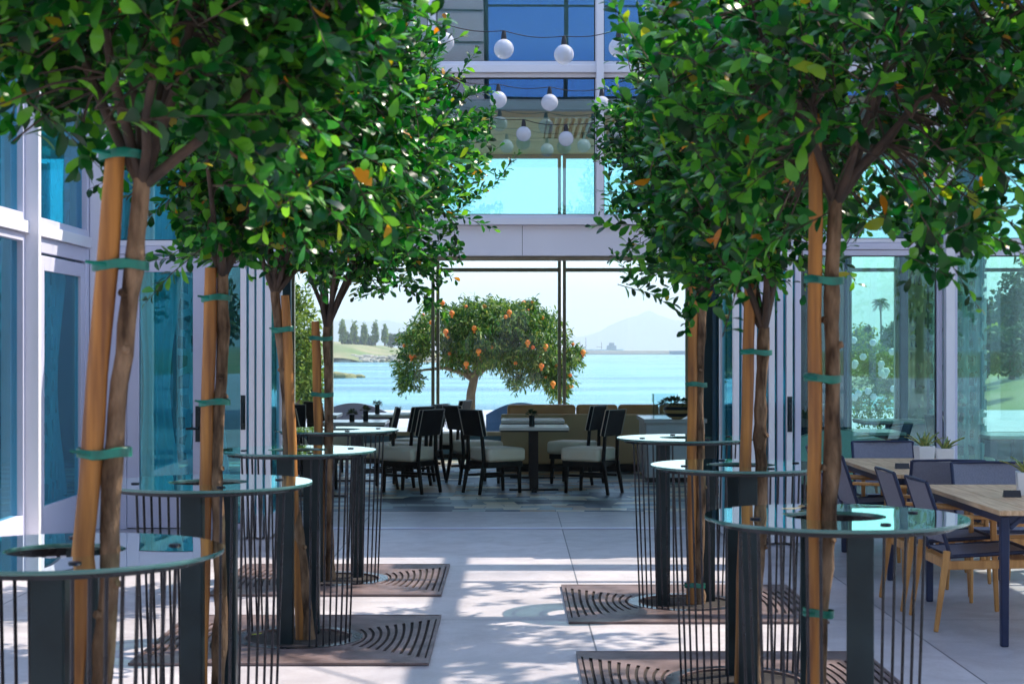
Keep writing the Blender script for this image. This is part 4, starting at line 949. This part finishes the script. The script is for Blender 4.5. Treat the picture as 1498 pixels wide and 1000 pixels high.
# booth
t=thing('tan_booth','long tan leather booth across the room in front of the window','booth',(1.1,22,.003))
x0,x1=PX(733,21.6),2.45
MB().box(x0,x1-.55,21.6,21.72,.10,.755).build('back_panel',TANB,t,bevel=.02,origin=(1.1,22,.0)); MB().box(x1-.545,x1,21.6,21.72,.10,.755).build('back_panel',TANB,t,bevel=.02,origin=(1.1,22,.0))
MB().box(x0+.02,x1,21.63,22.25,0,.098).build('plinth',DWOOD,t,origin=(1.1,22,0))
MB().box(x0+.01,x1,21.725,22.3,.10,.45).build('seat',TAN,t,bevel=.03,origin=(1.1,22,0))
a=x0+.08
for wd in (.92,.56,.55,.5):
    MB().box(a,min(a+wd-.01,x1),21.80,21.98,.47,.875).build('cushion',TAN,t,bevel=.045,origin=(1.1,22,0)); a+=wd
    if a>x1-.1: break
# console with bowl
t=thing('console','white console cabinet right of the booth','cabinet',(1.95,20.3,.003))
MB().box(-.36,.40,-.55,.65,.72,.77).build('worktop',CASE,t,bevel=.004); MB().box(-.33,.38,-.5,.62,.06,.718).build('body',CASE,t,bevel=.004); MB().box(-.30,.35,-.46,.6,0,.058).build('plinth',DWOOD,t)
gc=thing('glass_case','clear glass case standing on the white console','display case',(PX(965,20.0),20.0,.773))
MB().box(-.08,.20,-.15,-.146,0,.30).box(-.08,.20,.146,.15,0,.30).box(-.084,-.08,-.15,.15,0,.30).build('pane',G_CLEAR,gc)
MB().bar((-.085,-.15,0),(-.085,-.15,.3),.006,.006).bar((.2,-.15,0),(.2,-.15,.3),.006,.006).build('edge',STEEL,gc)
bw=thing('striped_bowl','round gold and black striped bowl planter on the console','bowl',(PX(988,19.95),19.83-.28+.2,.773))
cols=[GOLD,BLACKP,GOLD,BLACKP,GOLD]
pr=[(.06,0),(.11,.03),(.150,.07),(.165,.11),(.150,.15),(.11,.185)]
for i in range(5): MB().lathe([pr[i],((pr[i][0]+pr[i+1][0])/2*1.03,(pr[i][1]+pr[i+1][1])/2),pr[i+1]],n=28).build('band',cols[i],bw,sharp=180)
g=np.random.default_rng(4); n=260; dd=sphere_dirs(g,n); dd[:,2]=abs(dd[:,2])*.6
pl=thing('bowl_plant','dark trailing plant growing out of the striped bowl','plant',(bw.location.x-.03,bw.location.y,.773+.17))
leaves('foliage',dd*np.array([.17,.1,.09]),dd,np.tile([0,0.3,1.],(n,1)),np.full(n,.06),np.full(n,.025),FARL,pl)
MB().tube([(0,0,-.06),(0,0,.05)],.008,6).build('stem',BRANCH,pl)
# lounge sofas outside & behind right glass
def sofa(x,y,rz,w,lab,mat):
    t=thing('lounge_sofa',lab,'sofa',(x,y,.0),rz,'curved back lounge sofas')
    def f(u,v,off=0):
        s=(u-.5)*w; hh=.42+.36*math.cos((u-.5)*2.2)
        return (s,.25+off-.5*((u-.5)**2)*1.2,.12+(hh-.12)*v)
    m=MB(); m.sheet(lambda u,v:f(u,v),20,4); m.sheet(lambda u,v:f(1-u,v,.09),20,4); m.sheet(lambda u,v:Vector(f(u,1)).lerp(Vector(f(u,1,.09)),v),20,1)
    m.build('backrest',mat,t,sharp=50)
    MB().box(-w/2+.08,w/2-.08,-.4,.18,.28,.44).build('seat',mat,t,bevel=.04)
    MB().box(-w/2+.1,w/2-.1,-.36,.14,.14,.278).build('seat_frame',NAVY,t)
    for a in (-1,1):
        for b_ in (-.32,.1): MB().bar((a*(w/2-.16),b_,.14),(a*(w/2-.16),b_,0),.04,.04,.03,.03).build('leg',NAVY,t)
sofa(PX(762,26),26,math.pi,1.1,'blue curved lounge sofa outside behind the booth',BLUEC)
sofa(PX(520,25.8),25.8,math.pi,1.2,'dark low lounge sofa outside the left window',SLING)
sofa(3.4,16.6,.3,1.5,'pale rounded sofa just inside the right glass',POT)
sofa(4.6,18.6,math.pi,1.7,'blue sofa deeper inside the right glass',BLUEC)
sofa(6.2,17.2,math.pi,1.6,'grey blue sofa inside at the far right',SLING)
dup(dt,(5.2,16.9,.003),0,'dining table inside behind the right glass')
dup(dt,(3.75,17.6,.003),0,'dining table inside behind the far teak table, seen through the glass')
dup(dt,(4.7,20.4,.003),0,'dining table deep inside to the right, near the navy drape')
for x_,y_,a_,l_ in ((3.15,17.5,.2,'dark chair just inside the right glass facing the inner table'),(4.35,17.7,math.pi-.2,'dark chair on the right of the inner table behind the glass'),(4.6,16.8,.1,'dark chair left of the inner table at the far right'),(5.85,16.9,math.pi,'dark chair right of the inner table at the far right'),(4.1,20.3,.3,'dark chair deep inside behind the right glass'),(5.3,20.5,math.pi,'dark chair deep inside by the lantern column')): dup(dc,(x_,y_,.003),a_,l_)


# ------------------------------------------------------------------ STRING LIGHTS
def string(label,pts,y,anchors,rad):
    c=Vector((anchors[0][0],y,anchors[0][1])); t=thing('string_light',label,'string light',c,0,'globe string lights over the doorway')
    ks=[anchors[0]]+[(p[0],p[1]+.0) for p in pts]+[anchors[1]]
    m=MB(); allp=[]
    for (a,b_) in zip(ks[:-1],ks[1:]):
        for i in range(8):
            s=i/8; allp.append(Vector((a[0]+(b_[0]-a[0])*s,y,a[1]+(b_[1]-a[1])*s-.06*math.sin(math.pi*s)*abs(b_[0]-a[0])))-c)
    allp.append(Vector((ks[-1][0],y,ks[-1][1]))-c)
    m.tube(allp,.0035,5).build('cable',BLKM,t)
    for (x,z) in pts:
        cc=Vector((x,y,z-.06-rad))-c
        g_=MB().ball(cc,rad,22).build('globe',GLB,t,sharp=180)
        MB().lathe([(.012,rad+.06),(.018,rad+.03),(.022,rad-.008)],cc,12).build('socket',BLKM,g_)
    return t
def gp(px,py,D,rad): return (PX(px,D),PZ(py,D)+rad+.06)
r=.073
string('higher nearer string of frosted globe lights crossing above the doorway',[gp(650,62,11.9,r),gp(737,72,11.9,r),gp(825,80,11.9,r),gp(905,70,11.9,r)],11.9,((-3.7,4.25),(4.0,4.6)),r)
string('middle string of frosted globe lights in front of the glass above the doorway',[gp(650,135,14.0,r),gp(729,146,14.0,r),gp(804,150,14.0,r),gp(880,153,14.0,r),gp(960,146,14.0,r)],14.0,((-3.66,4.2),(5.0,4.5)),r)
string('lowest string of frosted globe lights closest to the glass',[gp(690,185,14.45,r*.92),gp(766,196,14.45,r*.92),gp(828,203,14.45,r*.92),gp(905,190,14.45,r*.92)],14.45,((-3.66,3.8),(5.0,4.3)),r*.92)

# ------------------------------------------------------------------ HAZE, LIGHT, CAMERA
def haze():
    m,nt,out=nodes('haze_air'); v=N(nt,'ShaderNodeVolumePrincipled'); v.inputs['Color'].default_value=(.93,.97,1,1); v.inputs['Density'].default_value=.00030
    v.inputs['Anisotropy'].default_value=.2
    nt.links.new(v.outputs[0],out.inputs['Volume']); return m
USE_HAZE=True
if USE_HAZE:
    mb=MB(); mb.box(-9600,9600,-9600,9600,-4.7,330)
    tag(mb.build('haze',haze()),'thin pale sea haze over the bay','haze',kind='stuff')

SEL=R(52); to_sun=Vector((.88,.47,0)).normalized()*math.cos(SEL); to_sun.z=math.sin(SEL)
sl=bpy.data.lights.new('sun','SUN'); sl.energy=2.8; sl.angle=R(.5); sl.color=(1,.90,.76)
so=bpy.data.objects.new('sun',sl); COL.objects.link(so); so.rotation_euler=(-to_sun).to_track_quat('-Z','Y').to_euler()
w=bpy.data.worlds.new('World'); sc.world=w; w.use_nodes=True; nt=w.node_tree
bg=nt.nodes['Background']; sk=nt.nodes.new('ShaderNodeTexSky'); sk.sky_type='NISHITA'; sk.sun_disc=False; sk.sun_elevation=SEL
sk.sun_rotation=math.atan2(to_sun.x,to_sun.y); sk.air_density=1.0; sk.dust_density=.7; sk.ozone_density=1.8
nt.links.new(sk.outputs[0],bg.inputs[0]); bg.inputs[1].default_value=.15
sc.view_settings.view_transform='Standard'; sc.view_settings.look='None'; sc.view_settings.exposure=1.6; sc.view_settings.gamma=1

cam=bpy.data.cameras.new('camera'); co=bpy.data.objects.new('camera',cam); COL.objects.link(co)
co.location=(0,0,CH); co.rotation_euler=(R(90),0,0); cam.sensor_width=36; cam.lens=36*F/1498; cam.shift_y=(HY-500)/1498
cam.clip_end=30000; cam.clip_start=.05
cam.dof.use_dof=True; cam.dof.focus_distance=17; cam.dof.aperture_fstop=7.5
sc.camera=co
cy=sc.cycles; cy.max_bounces=10; cy.transparent_max_bounces=24; cy.diffuse_bounces=4; cy.glossy_bounces=4; cy.volume_bounces=0; cy.caustics_reflective=False; cy.caustics_refractive=False
cy.sample_clamp_indirect=6; cy.use_denoising=True
try: cy.denoiser='OPENIMAGEDENOISE'
except Exception: pass
